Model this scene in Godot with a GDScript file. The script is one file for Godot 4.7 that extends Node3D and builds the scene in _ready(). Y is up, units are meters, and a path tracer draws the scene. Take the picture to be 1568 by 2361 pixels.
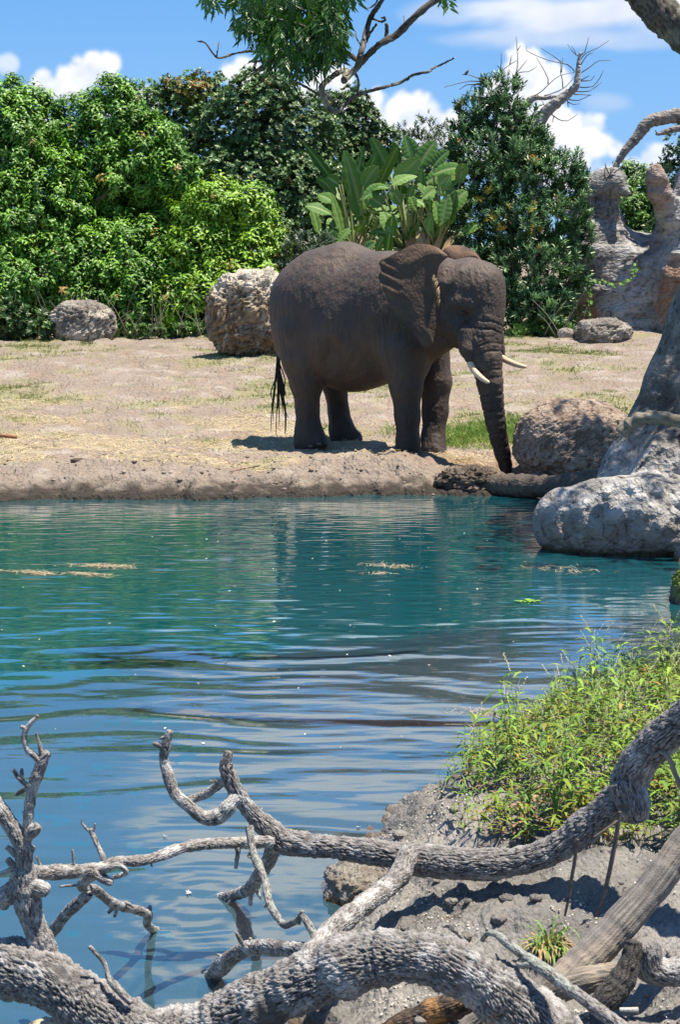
extends Node3D
# A pond in an elephant yard. Lengths in metres, y up, the water surface at y = 0, the eye above the near bank looking along -z.

const F := 3938.0
const EYE := Vector3(0, 2.5, 0)
const PITCH := 0.13639
const AIR := 0.545
var view := Basis(Vector3.RIGHT, -PITCH)
var fbm := FastNoiseLite.new()
var fine := FastNoiseLite.new()
var cells := FastNoiseLite.new()
var ridge := FastNoiseLite.new()
var rng := RandomNumberGenerator.new()
var M := {}
var names := {}


func _ready() -> void:
	setup_noise()
	make_camera_and_light()
	make_materials()
	make_ground()
	make_water()
	make_sky()
	make_trees()
	make_baobabs()
	make_rocks()
	make_elephant()
	make_overhanging_branch()
	make_foreground_wood()
	make_plants()
	make_litter()


func setup_noise() -> void:
	fbm.noise_type = FastNoiseLite.TYPE_SIMPLEX_SMOOTH
	fbm.seed = 11
	fbm.frequency = 1.0
	fbm.fractal_octaves = 4
	fine.noise_type = FastNoiseLite.TYPE_SIMPLEX
	fine.seed = 23
	fine.frequency = 1.0
	fine.fractal_type = FastNoiseLite.FRACTAL_NONE
	cells.noise_type = FastNoiseLite.TYPE_CELLULAR
	cells.seed = 5
	cells.frequency = 1.0
	cells.cellular_return_type = FastNoiseLite.RETURN_DISTANCE2_SUB
	cells.fractal_type = FastNoiseLite.FRACTAL_NONE
	ridge.noise_type = FastNoiseLite.TYPE_SIMPLEX_SMOOTH
	ridge.seed = 31
	ridge.frequency = 1.0
	ridge.fractal_type = FastNoiseLite.FRACTAL_RIDGED
	ridge.fractal_octaves = 3
	rng.seed = 77


func make_camera_and_light() -> void:
	var cam := Camera3D.new()
	cam.name = "camera"
	cam.fov = rad_to_deg(2.0 * atan(1180.5 / F))
	cam.near = 0.1
	cam.far = 900.0
	cam.position = EYE
	cam.basis = view
	var lens := CameraAttributesPhysical.new()
	lens.frustum_focal_length = 39.0
	lens.frustum_focus_distance = 13.0
	lens.frustum_near = 0.1
	lens.frustum_far = 900.0
	lens.exposure_aperture = 10.0
	cam.attributes = lens
	cam.fov = rad_to_deg(2.0 * atan(1180.5 / F))
	add_child(cam)
	cam.fov = rad_to_deg(2.0 * atan(1180.5 / F))
	cam.current = true
	var sun := DirectionalLight3D.new()
	sun.name = "sun"
	sun.light_energy = 1.6
	sun.light_color = Color(1.0, 0.955, 0.88)
	sun.light_angular_distance = 0.5
	sun.shadow_enabled = true
	sun.look_at_from_position(Vector3.ZERO, Vector3(-0.28, -1.0, -0.03))
	sun.sky_mode = DirectionalLight3D.SKY_MODE_LIGHT_ONLY
	add_child(sun)
	var we := WorldEnvironment.new()
	we.name = "daylight"
	var e := Environment.new()
	e.background_mode = Environment.BG_SKY
	e.tonemap_mode = Environment.TONE_MAPPER_LINEAR
	e.tonemap_exposure = 2.0
	e.sdfgi_enabled = true
	e.ssao_enabled = true
	e.ssil_enabled = true
	e.sky = Sky.new()
	we.environment = e
	add_child(we)
	M.env = e


# ---------------------------------------------------------------- sky

func sky_clear(el: float) -> Vector3:
	var t := clampf(el / 0.19, 0.0, 1.0)
	var c := Vector3(0.36, 0.62, 0.93).lerp(Vector3(0.135, 0.39, 0.84), t)
	return c.lerp(Vector3(0.05, 0.19, 0.56), smoothstep(0.35, 1.4, el)) * AIR


func cloud_over(c: Vector3, a: float, lit: float) -> Vector3:
	return c.lerp(Vector3(0.66, 0.74, 0.88).lerp(Vector3(1.0, 1.0, 1.0), lit) * AIR, a)


func sky_far(d: Vector3, el: float) -> Vector3:
	var c := sky_clear(el)
	var k := 1.0 / (0.22 + maxf(d.y, 0.0))
	var p := Vector3(d.x * k, d.y * 2.0, d.z * k) * 1.15
	var n := fbm.get_noise_3dv(p + Vector3(3.1, 0, 7.7))
	var a := smoothstep(0.13, 0.40, n)
	return cloud_over(c, a * 0.92, clampf(0.45 + 0.9 * fbm.get_noise_3dv(p * 2.3), 0.0, 1.0))


func make_sky() -> void:
	var w := 4096
	var img := Image.create(1024, 512, false, Image.FORMAT_RGBF)
	for j in 512:
		var el := PI / 2.0 - (j + 0.5) / 512.0 * PI
		if el < -0.03:
			for i in 1024:
				img.set_pixel(i, j, Color(0.22, 0.25, 0.25))
			continue
		for i in 1024:
			var az := (i + 0.5) / 1024.0 * TAU
			var d := Vector3(sin(az) * cos(el), sin(el), -cos(az) * cos(el))
			var c := sky_far(d, maxf(el, 0.0))
			img.set_pixel(i, j, Color(c.x, c.y, c.z))
	img.resize(w, w / 2, Image.INTERPOLATE_BILINEAR)
	# the heaped clouds low over the trees: middle (in pixels of the view), half width, half height, thickness
	var heaps := [[215, 165, 56, 42, 1.0], [150, 205, 78, 46, 1.0], [108, 190, 34, 30, 0.9], [300, 240, 70, 40, 0.9], [12, 150, 32, 24, 0.6], [560, 172, 48, 36, 1.0], [615, 200, 40, 44, 1.0],
		[755, 190, 62, 42, 1.0], [832, 250, 60, 50, 1.0], [712, 220, 60, 34, 1.0], [965, 262, 96, 44, 1.0], [1015, 292, 84, 44, 1.0], [895, 290, 66, 38, 1.0],
		[1200, 165, 56, 56, 1.0], [1180, 225, 66, 64, 1.0], [1265, 200, 50, 46, 0.9], [1290, 335, 128, 66, 1.0], [1350, 290, 52, 30, 0.9], [1290, 390, 130, 46, 1.0], [1210, 290, 80, 60, 1.0],
		[1522, 360, 54, 26, 0.8], [1480, 385, 60, 22, 0.7], [1100, 330, 80, 50, 0.8], [60, 300, 90, 40, 0.7], [-120, 200, 90, 60, 1.0], [-220, 260, 120, 70, 1.0], [1700, 260, 100, 70, 1.0], [1790, 330, 150, 60, 0.9]]
	var sheets := [[1330, 30, 300, 42, 0.9], [1260, 85, 210, 26, 0.55], [1500, 20, 240, 52, 0.9], [1060, 30, 120, 30, 0.35], [1400, 240, 56, 22, 0.35], [1480, 90, 130, 26, 0.4]]
	var heap_at := []
	for set_ in [heaps, sheets]:
		for b in set_:
			var r := ray(b[0], b[1]).normalized()
			heap_at.append([atan2(r.x, -r.z), asin(r.y), b[2] / F, b[3] / F, b[4]])
	var n_heaps := heaps.size()
	var i0 := -int(w * 0.056)
	var i1 := int(w * 0.056)
	var j0 := int(w / 2 * (0.5 - 0.235 / PI))
	for j in range(j0, w / 4 + 1):
		var el := PI / 2.0 - (j + 0.5) / (w / 2) * PI
		for i in range(i0, i1):
			var az := (i + 0.5) / w * TAU
			var edge := smoothstep(0.352, 0.29, absf(az)) * smoothstep(0.235, 0.195, el)
			if edge <= 0.0:
				continue
			var d := Vector3(sin(az) * cos(el), sin(el), -cos(az) * cos(el))
			var big := fbm.get_noise_3dv(d * 26.0)
			var small := fbm.get_noise_3dv(d * 70.0 + Vector3(5, 5, 5))
			var puff := 0.0
			var under := 0.0
			var sheet := 0.0
			for b in heap_at.size():
				var h = heap_at[b]
				var dx: float = (az - h[0]) / h[2]
				var dy: float = (el - h[1]) / h[3]
				if absf(dx) > 2.0 or absf(dy) > 2.0:
					continue
				var q := 1.0 - dx * dx - dy * dy
				if b < n_heaps:
					var v: float = q * 0.8 + big * 0.55 + small * 0.75
					var a: float = smoothstep(-0.15, 0.32, v) * h[4]
					if a > puff:
						puff = a
						under = clampf(0.72 + dy * 0.35 + small * 1.1 + big * 0.3, 0.0, 1.0)
				else:
					sheet = maxf(sheet, smoothstep(-0.5, 0.9, q + fbm.get_noise_3d(d.x * 14.0, d.y * 60.0, d.z * 14.0) * 0.9) * h[4])
			var c := sky_clear(maxf(el, 0.0))
			c = c.lerp(Vector3(0.74, 0.79, 0.90).lerp(Vector3(0.95, 0.96, 0.99), clampf(0.5 + big + (el - 0.145) * 14.0, 0.0, 1.0)) * AIR, sheet)
			c = cloud_over(c, puff * 0.97, under)
			var col := posmod(i, w)
			var far := img.get_pixel(col, j)
			img.set_pixel(col, j, Color(lerpf(far.r, c.x, edge), lerpf(far.g, c.y, edge), lerpf(far.b, c.z, edge)))
	var sky := PanoramaSkyMaterial.new()
	sky.panorama = ImageTexture.create_from_image(img)
	M.env.sky.sky_material = sky


# ---------------------------------------------------------------- places, meshes

func ray(x: float, y: float) -> Vector3:
	return view * Vector3((x - 784.0) / F, (1180.5 - y) / F, -1.0)


func at(x: float, y: float, d: float) -> Vector3:
	var r := ray(x, y)
	return EYE + r * (d / -r.z)


func on(x: float, y: float, h: float) -> Vector3:
	var r := ray(x, y)
	return EYE + r * ((h - EYE.y) / r.y)


func mpp(d: float, y := 1180.0) -> float:
	return d / -ray(784.0, y).z / F


func path(list: Array) -> Array:
	var out := []
	for p in list:
		out.append([at(p[0], p[1], p[2]), p[3] * mpp(p[2], p[1])])
	return out


class Acc:
	var v := PackedVector3Array()
	var c := PackedColorArray()
	var u := PackedVector2Array()
	var t := PackedInt32Array()
	func put(p: Vector3, col: Color, uv := Vector2.ZERO) -> int:
		v.append(p)
		c.append(col)
		u.append(uv)
		return v.size() - 1
	func tri(a: int, b: int, d: int) -> void:
		t.append(a)
		t.append(b)
		t.append(d)
	func quad(a: int, b: int, d: int, e: int) -> void:
		t.append_array(PackedInt32Array([a, b, d, a, d, e]))
	func grid(first: int, nu: int, nv: int, wrap: bool, flip := false) -> void:
		var last := nu if wrap else nu - 1
		for j in nv - 1:
			for i in last:
				var k := (i + 1) % nu
				var a := first + j * nu + i
				var b := first + j * nu + k
				if flip:
					quad(a, a + nu, b + nu, b)
				else:
					quad(a, b, b + nu, a + nu)
	func mesh(smooth := true) -> ArrayMesh:
		var arr := []
		arr.resize(Mesh.ARRAY_MAX)
		arr[Mesh.ARRAY_VERTEX] = v
		arr[Mesh.ARRAY_COLOR] = c
		arr[Mesh.ARRAY_TEX_UV] = u
		arr[Mesh.ARRAY_INDEX] = t
		if smooth:
			var st := SurfaceTool.new()
			st.create_from_arrays(arr)
			st.generate_normals()
			return st.commit()
		var m := ArrayMesh.new()
		m.add_surface_from_arrays(Mesh.PRIMITIVE_TRIANGLES, arr)
		return m


func numbered(called: String) -> String:
	names[called] = names.get(called, -1) + 1
	return called if names[called] == 0 else "%s_%03d" % [called, names[called]]


func tag(o: Node3D, label: String, category: String, group := "", kind := "") -> void:
	if label:
		o.set_meta("label", label)
	if category:
		o.set_meta("category", category)
	if group:
		o.set_meta("group", group)
	if kind:
		o.set_meta("kind", kind)


func thing(called: String, label: String, category: String, where := Vector3.ZERO, group := "", kind := "") -> Node3D:
	var o := Node3D.new()
	o.name = numbered(called)
	o.position = where
	add_child(o, true)
	tag(o, label, category, group, kind)
	return o


func part(called: String, mesh: Mesh, mat: Material, parent: Node3D, kind := "") -> MeshInstance3D:
	var o := MeshInstance3D.new()
	o.name = called
	o.mesh = mesh
	o.material_override = mat
	parent.add_child(o, true)
	if parent is Node3D and parent != self:
		var p := parent
		var off := Vector3.ZERO
		while p != self and p != null:
			off += p.position
			p = p.get_parent() as Node3D
		o.position = -off
	if kind:
		o.set_meta("kind", kind)
	return o


func solo(called: String, mesh: Mesh, mat: Material, label: String, category: String, group := "", kind := "") -> MeshInstance3D:
	var o := MeshInstance3D.new()
	o.name = numbered(called)
	o.mesh = mesh
	o.material_override = mat
	add_child(o, true)
	tag(o, label, category, group, kind)
	return o


func many(called: String, mesh: Mesh, mat: Material, buf: PackedFloat32Array, parent: Node3D, kind := "stuff") -> MultiMeshInstance3D:
	var mm := MultiMesh.new()
	mm.transform_format = MultiMesh.TRANSFORM_3D
	mm.use_colors = true
	mm.mesh = mesh
	mm.instance_count = buf.size() / 16
	mm.buffer = buf
	var o := MultiMeshInstance3D.new()
	o.name = called if parent != self else numbered(called)
	o.multimesh = mm
	o.material_override = mat
	parent.add_child(o, true)
	if parent != self:
		o.position = -parent.position
	if kind:
		o.set_meta("kind", kind)
	return o


func push(buf: PackedFloat32Array, b: Basis, o: Vector3, c: Color) -> void:
	buf.append_array(PackedFloat32Array([b.x.x, b.y.x, b.z.x, o.x, b.x.y, b.y.y, b.z.y, o.y, b.x.z, b.y.z, b.z.z, o.z, c.r, c.g, c.b, 1.0]))


func basis_along(y: Vector3, spin: float, s: float) -> Basis:
	var up := y.normalized()
	var x := up.cross(Vector3(0.31, 0.2, 0.93)).normalized()
	var b := Basis(x, up, x.cross(up)) 
	return (b * Basis(Vector3.UP, spin)).scaled_local(Vector3(s, s, s))


func mix3(a: Color, b: Color, t: float) -> Color:
	return a.lerp(b, clampf(t, 0.0, 1.0))


# A round limb through the given places. o: sides, step, bark ("plate", "ring", "grain", "knot"), amp, along, across, dark, light, lichen
func tube(a: Acc, ctl: Array, o: Dictionary) -> void:
	var sides: int = o.get("sides", 8)
	var step: float = o.get("step", 0.1)
	var bark: String = o.get("bark", "knot")
	var amp: float = o.get("amp", 0.0)
	var along: float = o.get("along", 0.03)
	var across: float = o.get("across", 0.01)
	var dark: Color = o.get("dark", Color(0.1, 0.09, 0.08))
	var light: Color = o.get("light", Color(0.3, 0.28, 0.26))
	var lichen: Color = o.get("lichen", light)
	var lump: float = o.get("lump", 0.0)
	var cs := PackedVector3Array()
	var rs := PackedFloat32Array()
	var n := ctl.size()
	for k in n - 1:
		var p0: Vector3 = ctl[maxi(k - 1, 0)][0]
		var p1: Vector3 = ctl[k][0]
		var p2: Vector3 = ctl[k + 1][0]
		var p3: Vector3 = ctl[mini(k + 2, n - 1)][0]
		var m := maxi(1, int(ceil(p1.distance_to(p2) / step)))
		for i in m:
			var t := float(i) / m
			cs.append(p1.cubic_interpolate(p2, p0, p3, t))
			rs.append(lerpf(ctl[k][1], ctl[k + 1][1], t * t * (3.0 - 2.0 * t)))
	cs.append(ctl[n - 1][0])
	rs.append(ctl[n - 1][1])
	var m := cs.size()
	var tan_ := (cs[1] - cs[0]).normalized()
	var nx := tan_.cross(Vector3.UP if absf(tan_.y) < 0.9 else Vector3.RIGHT).normalized()
	var first := a.v.size()
	var s := 0.0
	for j in m:
		if j > 0:
			s += cs[j].distance_to(cs[j - 1])
		var td := (cs[mini(j + 1, m - 1)] - cs[maxi(j - 1, 0)]).normalized()
		nx = (nx - td * nx.dot(td)).normalized()
		var ny := td.cross(nx)
		var r := rs[j]
		if lump > 0.0:
			r *= 1.0 + lump * fine.get_noise_3dv(cs[j] * 9.0) + lump * 0.6 * fine.get_noise_3dv(cs[j] * 27.0)
		for i in sides:
			var ang := TAU * i / sides
			var dir := nx * cos(ang) + ny * sin(ang)
			var p := cs[j] + dir * r
			var h := 0.5
			if amp > 0.0:
				if bark == "plate":
					var wob := fine.get_noise_3dv(p * 14.0) * 0.5
					var q := Vector3(cos(ang) * r / across + wob, sin(ang) * r / across - wob, s / along)
					q.z *= 0.36
					var f1 := absf(fine.get_noise_3dv(q * 0.62))
					var f2 := absf(fine.get_noise_3dv(Vector3(q.x * 0.5 + 40.0, q.y * 0.5, q.z * 1.5)))
					h = smoothstep(0.02, 0.30, f1) * (0.35 + 0.65 * smoothstep(0.0, 0.22, f2))
					var peel := smoothstep(0.34, 0.46, fbm.get_noise_3dv(Vector3(p.x, p.y * 1.0, p.z) * 4.2 + Vector3(7, 7, 7)))
					h = lerpf(h, 0.30, peel)
					h *= 0.78 + 0.3 * fine.get_noise_3dv(p * 150.0) + 0.25 * fine.get_noise_3dv(p * 38.0)
					p += dir * (amp * (h - 0.5))
				elif bark == "ring":
					h = 0.5 + 0.5 * fine.get_noise_3d(cos(ang) * 0.7, sin(ang) * 0.7, s / along)
					p += dir * (amp * (h - 0.5))
				elif bark == "grain":
					h = 0.5 + 0.5 * fine.get_noise_3d(cos(ang) * r / across, sin(ang) * r / across, s / along)
					p += dir * (amp * (h - 0.5))
				else:
					h = 0.5 + 0.5 * fbm.get_noise_3dv(p / along)
					p += dir * (amp * (h - 0.5) * 2.0)
			var col := mix3(dark, light, h)
			if o.has("lichen"):
				col = mix3(col, lichen, smoothstep(o.get("bare", 0.12), 0.42, fbm.get_noise_3dv(p * o.get("spots", 7.0))) * (0.25 + 0.75 * h))
			a.put(p, col, Vector2(ang / TAU * 2.0 * PI * 0.05 * 8.0, s))
	a.grid(first, sides, m, true, true)
	for e in 2:
		var c0 := cs[0] if e == 0 else cs[m - 1]
		var out := (cs[0] - cs[1]).normalized() if e == 0 else (cs[m - 1] - cs[m - 2]).normalized()
		var rr := rs[0] if e == 0 else rs[m - 1]
		var mid := a.put(c0 + out * rr * o.get("tip", 0.5), o.get("cut", mix3(dark, light, 0.6)))
		var ring0 := first if e == 0 else first + (m - 1) * sides
		for i in sides:
			if e == 0:
				a.tri(mid, ring0 + i, ring0 + (i + 1) % sides)
			else:
				a.tri(mid, ring0 + (i + 1) % sides, ring0 + i)


# A solid described by distances on a grid, joined smoothly, then skinned with one vertex in each cell that the surface crosses.
class Field:
	var lo: Vector3
	var h: float
	var nx: int
	var ny: int
	var nz: int
	var d := PackedFloat32Array()
	func _init(a: Vector3, b: Vector3, cell: float) -> void:
		lo = a
		h = cell
		nx = int((b.x - a.x) / cell) + 2
		ny = int((b.y - a.y) / cell) + 2
		nz = int((b.z - a.z) / cell) + 2
		d.resize(nx * ny * nz)
		d.fill(10.0)
	# a tapered limb from a to b; thin < 1 flattens it along the direction side; rings gives its skin ridges across its length
	func limb(a: Vector3, b: Vector3, ra: float, rb: float, k: float, side := Vector3.ZERO, thin := 1.0, carve := false, ring_at := 0.0, ring_amp := 0.0) -> void:
		var m := maxf(ra, rb) + k + h * 2.0
		var p0 := ((a.min(b) - Vector3(m, m, m) - lo) / h).floor()
		var p1 := ((a.max(b) + Vector3(m, m, m) - lo) / h).ceil()
		var i0 := maxi(int(p0.x), 0)
		var i1 := mini(int(p1.x), nx - 1)
		var ab := b - a
		var length := ab.length()
		var pull := 1.0 / thin - 1.0
		ab += side * (side.dot(ab) * pull)
		var inv := 1.0 / maxf(ab.length_squared(), 1e-9)
		for z in range(maxi(int(p0.z), 0), mini(int(p1.z), nz - 1) + 1):
			for y in range(maxi(int(p0.y), 0), mini(int(p1.y), ny - 1) + 1):
				var at := (z * ny + y) * nx
				for x in range(i0, i1 + 1):
					var p := lo + Vector3(x, y, z) * h - a
					if pull != 0.0:
						p += side * (side.dot(p) * pull)
					var t := clampf(p.dot(ab) * inv, 0.0, 1.0)
					var q := (p - ab * t).length() - (ra + (rb - ra) * t)
					if q > k + h * 2.0:
						continue
					if pull != 0.0:
						q *= 0.85
					if ring_amp > 0.0:
						var f := ring_at + t * length + 0.006 * sin(p.x * 31.0) + 0.006 * sin(p.z * 23.0 + p.x * 11.0)
						q += ring_amp * (1.0 - smoothstep(0.0, 0.42, absf(sin(f * 33.0)))) + ring_amp * 0.28 * (1.0 - smoothstep(0.0, 0.6, absf(sin(f * 99.0 + 1.0))))
					var old := d[at + x]
					if carve:
						q = -q
						var e := maxf(k - absf(old - q), 0.0) / k
						d[at + x] = maxf(old, q) + e * e * k * 0.25
					else:
						var e := maxf(k - absf(old - q), 0.0) / k
						d[at + x] = minf(old, q) - e * e * k * 0.25
	func value(p: Vector3) -> float:
		var q := (p - lo) / h
		var x := clampi(int(q.x), 0, nx - 2)
		var y := clampi(int(q.y), 0, ny - 2)
		var z := clampi(int(q.z), 0, nz - 2)
		var f := q - Vector3(x, y, z)
		var i := (z * ny + y) * nx + x
		var s := nx * ny
		var a := lerpf(lerpf(d[i], d[i + 1], f.x), lerpf(d[i + nx], d[i + nx + 1], f.x), f.y)
		var b := lerpf(lerpf(d[i + s], d[i + s + 1], f.x), lerpf(d[i + s + nx], d[i + s + nx + 1], f.x), f.y)
		return lerpf(a, b, f.z)
	func hit(eye: Vector3, to: Vector3, from: float, until: float) -> Vector3:
		var t := from
		while t < until:
			var p := eye + to * t
			if value(p) < 0.0:
				return p
			t += h * 0.25
		return eye + to * until
	func skin(acc: Acc) -> int:
		var first := acc.v.size()
		var s := nx * ny
		var at := PackedInt32Array()
		at.resize(d.size())
		at.fill(-1)
		var cs := PackedInt32Array([0, 1, nx, nx + 1, s, s + 1, s + nx, s + nx + 1])
		var ends := PackedInt32Array([0, 1, 2, 3, 4, 5, 6, 7, 0, 2, 1, 3, 4, 6, 5, 7, 0, 4, 1, 5, 2, 6, 3, 7])
		var spot := [Vector3(0, 0, 0), Vector3(1, 0, 0), Vector3(0, 1, 0), Vector3(1, 1, 0), Vector3(0, 0, 1), Vector3(1, 0, 1), Vector3(0, 1, 1), Vector3(1, 1, 1)]
		var lim := h * 2.5
		for z in nz - 1:
			for y in ny - 1:
				var row := (z * ny + y) * nx
				for x in nx - 1:
					var i := row + x
					if absf(d[i]) > lim:
						continue
					var neg := 0
					for k in 8:
						if d[i + cs[k]] < 0.0:
							neg += 1
					if neg == 0 or neg == 8:
						continue
					var sum := Vector3.ZERO
					var n := 0
					for k in range(0, 24, 2):
						var va := d[i + cs[ends[k]]]
						var vb := d[i + cs[ends[k + 1]]]
						if (va < 0.0) != (vb < 0.0):
							sum += (spot[ends[k]] as Vector3).lerp(spot[ends[k + 1]], va / (va - vb))
							n += 1
					at[i] = acc.put(lo + (Vector3(x, y, z) + sum / n) * h, Color.WHITE)
		for z in range(1, nz - 1):
			for y in range(1, ny - 1):
				var row := (z * ny + y) * nx
				for x in range(1, nx - 1):
					var i := row + x
					if at[i] < 0:
						continue
					var inside := d[i] < 0.0
					if inside != (d[i + 1] < 0.0):
						face(acc, at[i], at[i - nx], at[i - nx - s], at[i - s], inside)
					if inside != (d[i + nx] < 0.0):
						face(acc, at[i], at[i - s], at[i - s - 1], at[i - 1], inside)
					if inside != (d[i + s] < 0.0):
						face(acc, at[i], at[i - 1], at[i - 1 - nx], at[i - nx], inside)
		return first
	func face(acc: Acc, a: int, b: int, c: int, e: int, inside: bool) -> void:
		if a < 0 or b < 0 or c < 0 or e < 0:
			return
		if inside:
			acc.quad(a, e, c, b)
		else:
			acc.quad(a, b, c, e)


# A boulder: a lobed, pitted block. flat > 0 squares its sides off.
func boulder(a: Acc, mid: Vector3, r: Vector3, nu: int, nv: int, seed_: float, rough: float, pits: float, pit_size: float, square: float, paint: Callable, sink := -0.6) -> void:
	var first := a.v.size()
	for j in nv:
		var phi := PI * j / (nv - 1)
		for i in nu:
			var th := TAU * i / nu
			var u := Vector3(sin(phi) * cos(th), cos(phi), sin(phi) * sin(th))
			var e := 1.0 - square * 0.6
			var w := Vector3(signf(u.x) * pow(absf(u.x), e), signf(u.y) * pow(absf(u.y), e), signf(u.z) * pow(absf(u.z), e))
			var o := Vector3(seed_, seed_ * 0.7, -seed_)
			var n := fbm.get_noise_3dv(u * 1.3 + o) * 0.75 + fbm.get_noise_3dv(u * 4.0 + o) * 0.30
			var p := Vector3(w.x * r.x, w.y * r.y, w.z * r.z) * (1.0 + rough * n)
			if p.y < r.y * sink:
				p.y = r.y * sink
			var g := p * (1.0 / pit_size) + o
			var hole := smoothstep(0.18, 0.5, fbm.get_noise_3dv(g * 0.8))
			var cr := smoothstep(0.07, 0.0, cells.get_noise_3dv(p * (0.9 / maxf(r.x, r.y)) + o + u * n * 0.3) + 1.0)
			hole = maxf(hole, cr * 0.8)
			hole = maxf(hole, smoothstep(0.30, 0.6, fine.get_noise_3dv(g * 2.6 + o)) * 0.8)
			p -= u * (pits * hole)
			p += u * (pits * (0.55 * fbm.get_noise_3dv(g * 1.7) + 0.5 * fbm.get_noise_3dv(g * 4.5)))
			a.put(mid + p, paint.call(p, u, hole))
	a.grid(first, nu, nv, true, true)


# ---------------------------------------------------------------- materials

func grain(low: float, high: float, freq: float, seed_: int, kind := FastNoiseLite.TYPE_SIMPLEX, normal_octaves := 4) -> NoiseTexture2D:
	var n := FastNoiseLite.new()
	n.noise_type = kind
	n.seed = seed_
	n.frequency = freq
	n.fractal_octaves = normal_octaves
	if kind == FastNoiseLite.TYPE_CELLULAR:
		n.cellular_return_type = FastNoiseLite.RETURN_DISTANCE2_SUB
		n.fractal_type = FastNoiseLite.FRACTAL_NONE if normal_octaves == 1 else FastNoiseLite.FRACTAL_FBM
	var t := NoiseTexture2D.new()
	t.width = 512
	t.height = 512
	t.seamless = true
	t.noise = n
	var g := Gradient.new()
	g.set_color(0, Color(low, low, low))
	g.set_color(1, Color(high, high, high))
	t.color_ramp = g
	return t


func surface(rough: float, spec := 0.35) -> StandardMaterial3D:
	var m := StandardMaterial3D.new()
	m.roughness = rough
	m.metallic_specular = spec
	m.vertex_color_use_as_albedo = true
	return m


func relief(m: StandardMaterial3D, tex: Texture2D, cm: float, scale: Vector3, shade: Texture2D = null) -> StandardMaterial3D:
	m.uv1_triplanar = true
	m.uv1_world_triplanar = true
	m.uv1_scale = scale
	m.heightmap_enabled = true
	m.heightmap_texture = tex
	m.heightmap_scale = cm
	if shade:
		m.albedo_texture = shade
	return m


func leafy(rough: float, back: float, spec := 0.5) -> StandardMaterial3D:
	var m := surface(rough, spec)
	m.backlight_enabled = true
	m.backlight = Color(0.62, 0.72, 0.3) * back
	m.cull_mode = BaseMaterial3D.CULL_DISABLED
	return m


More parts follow.
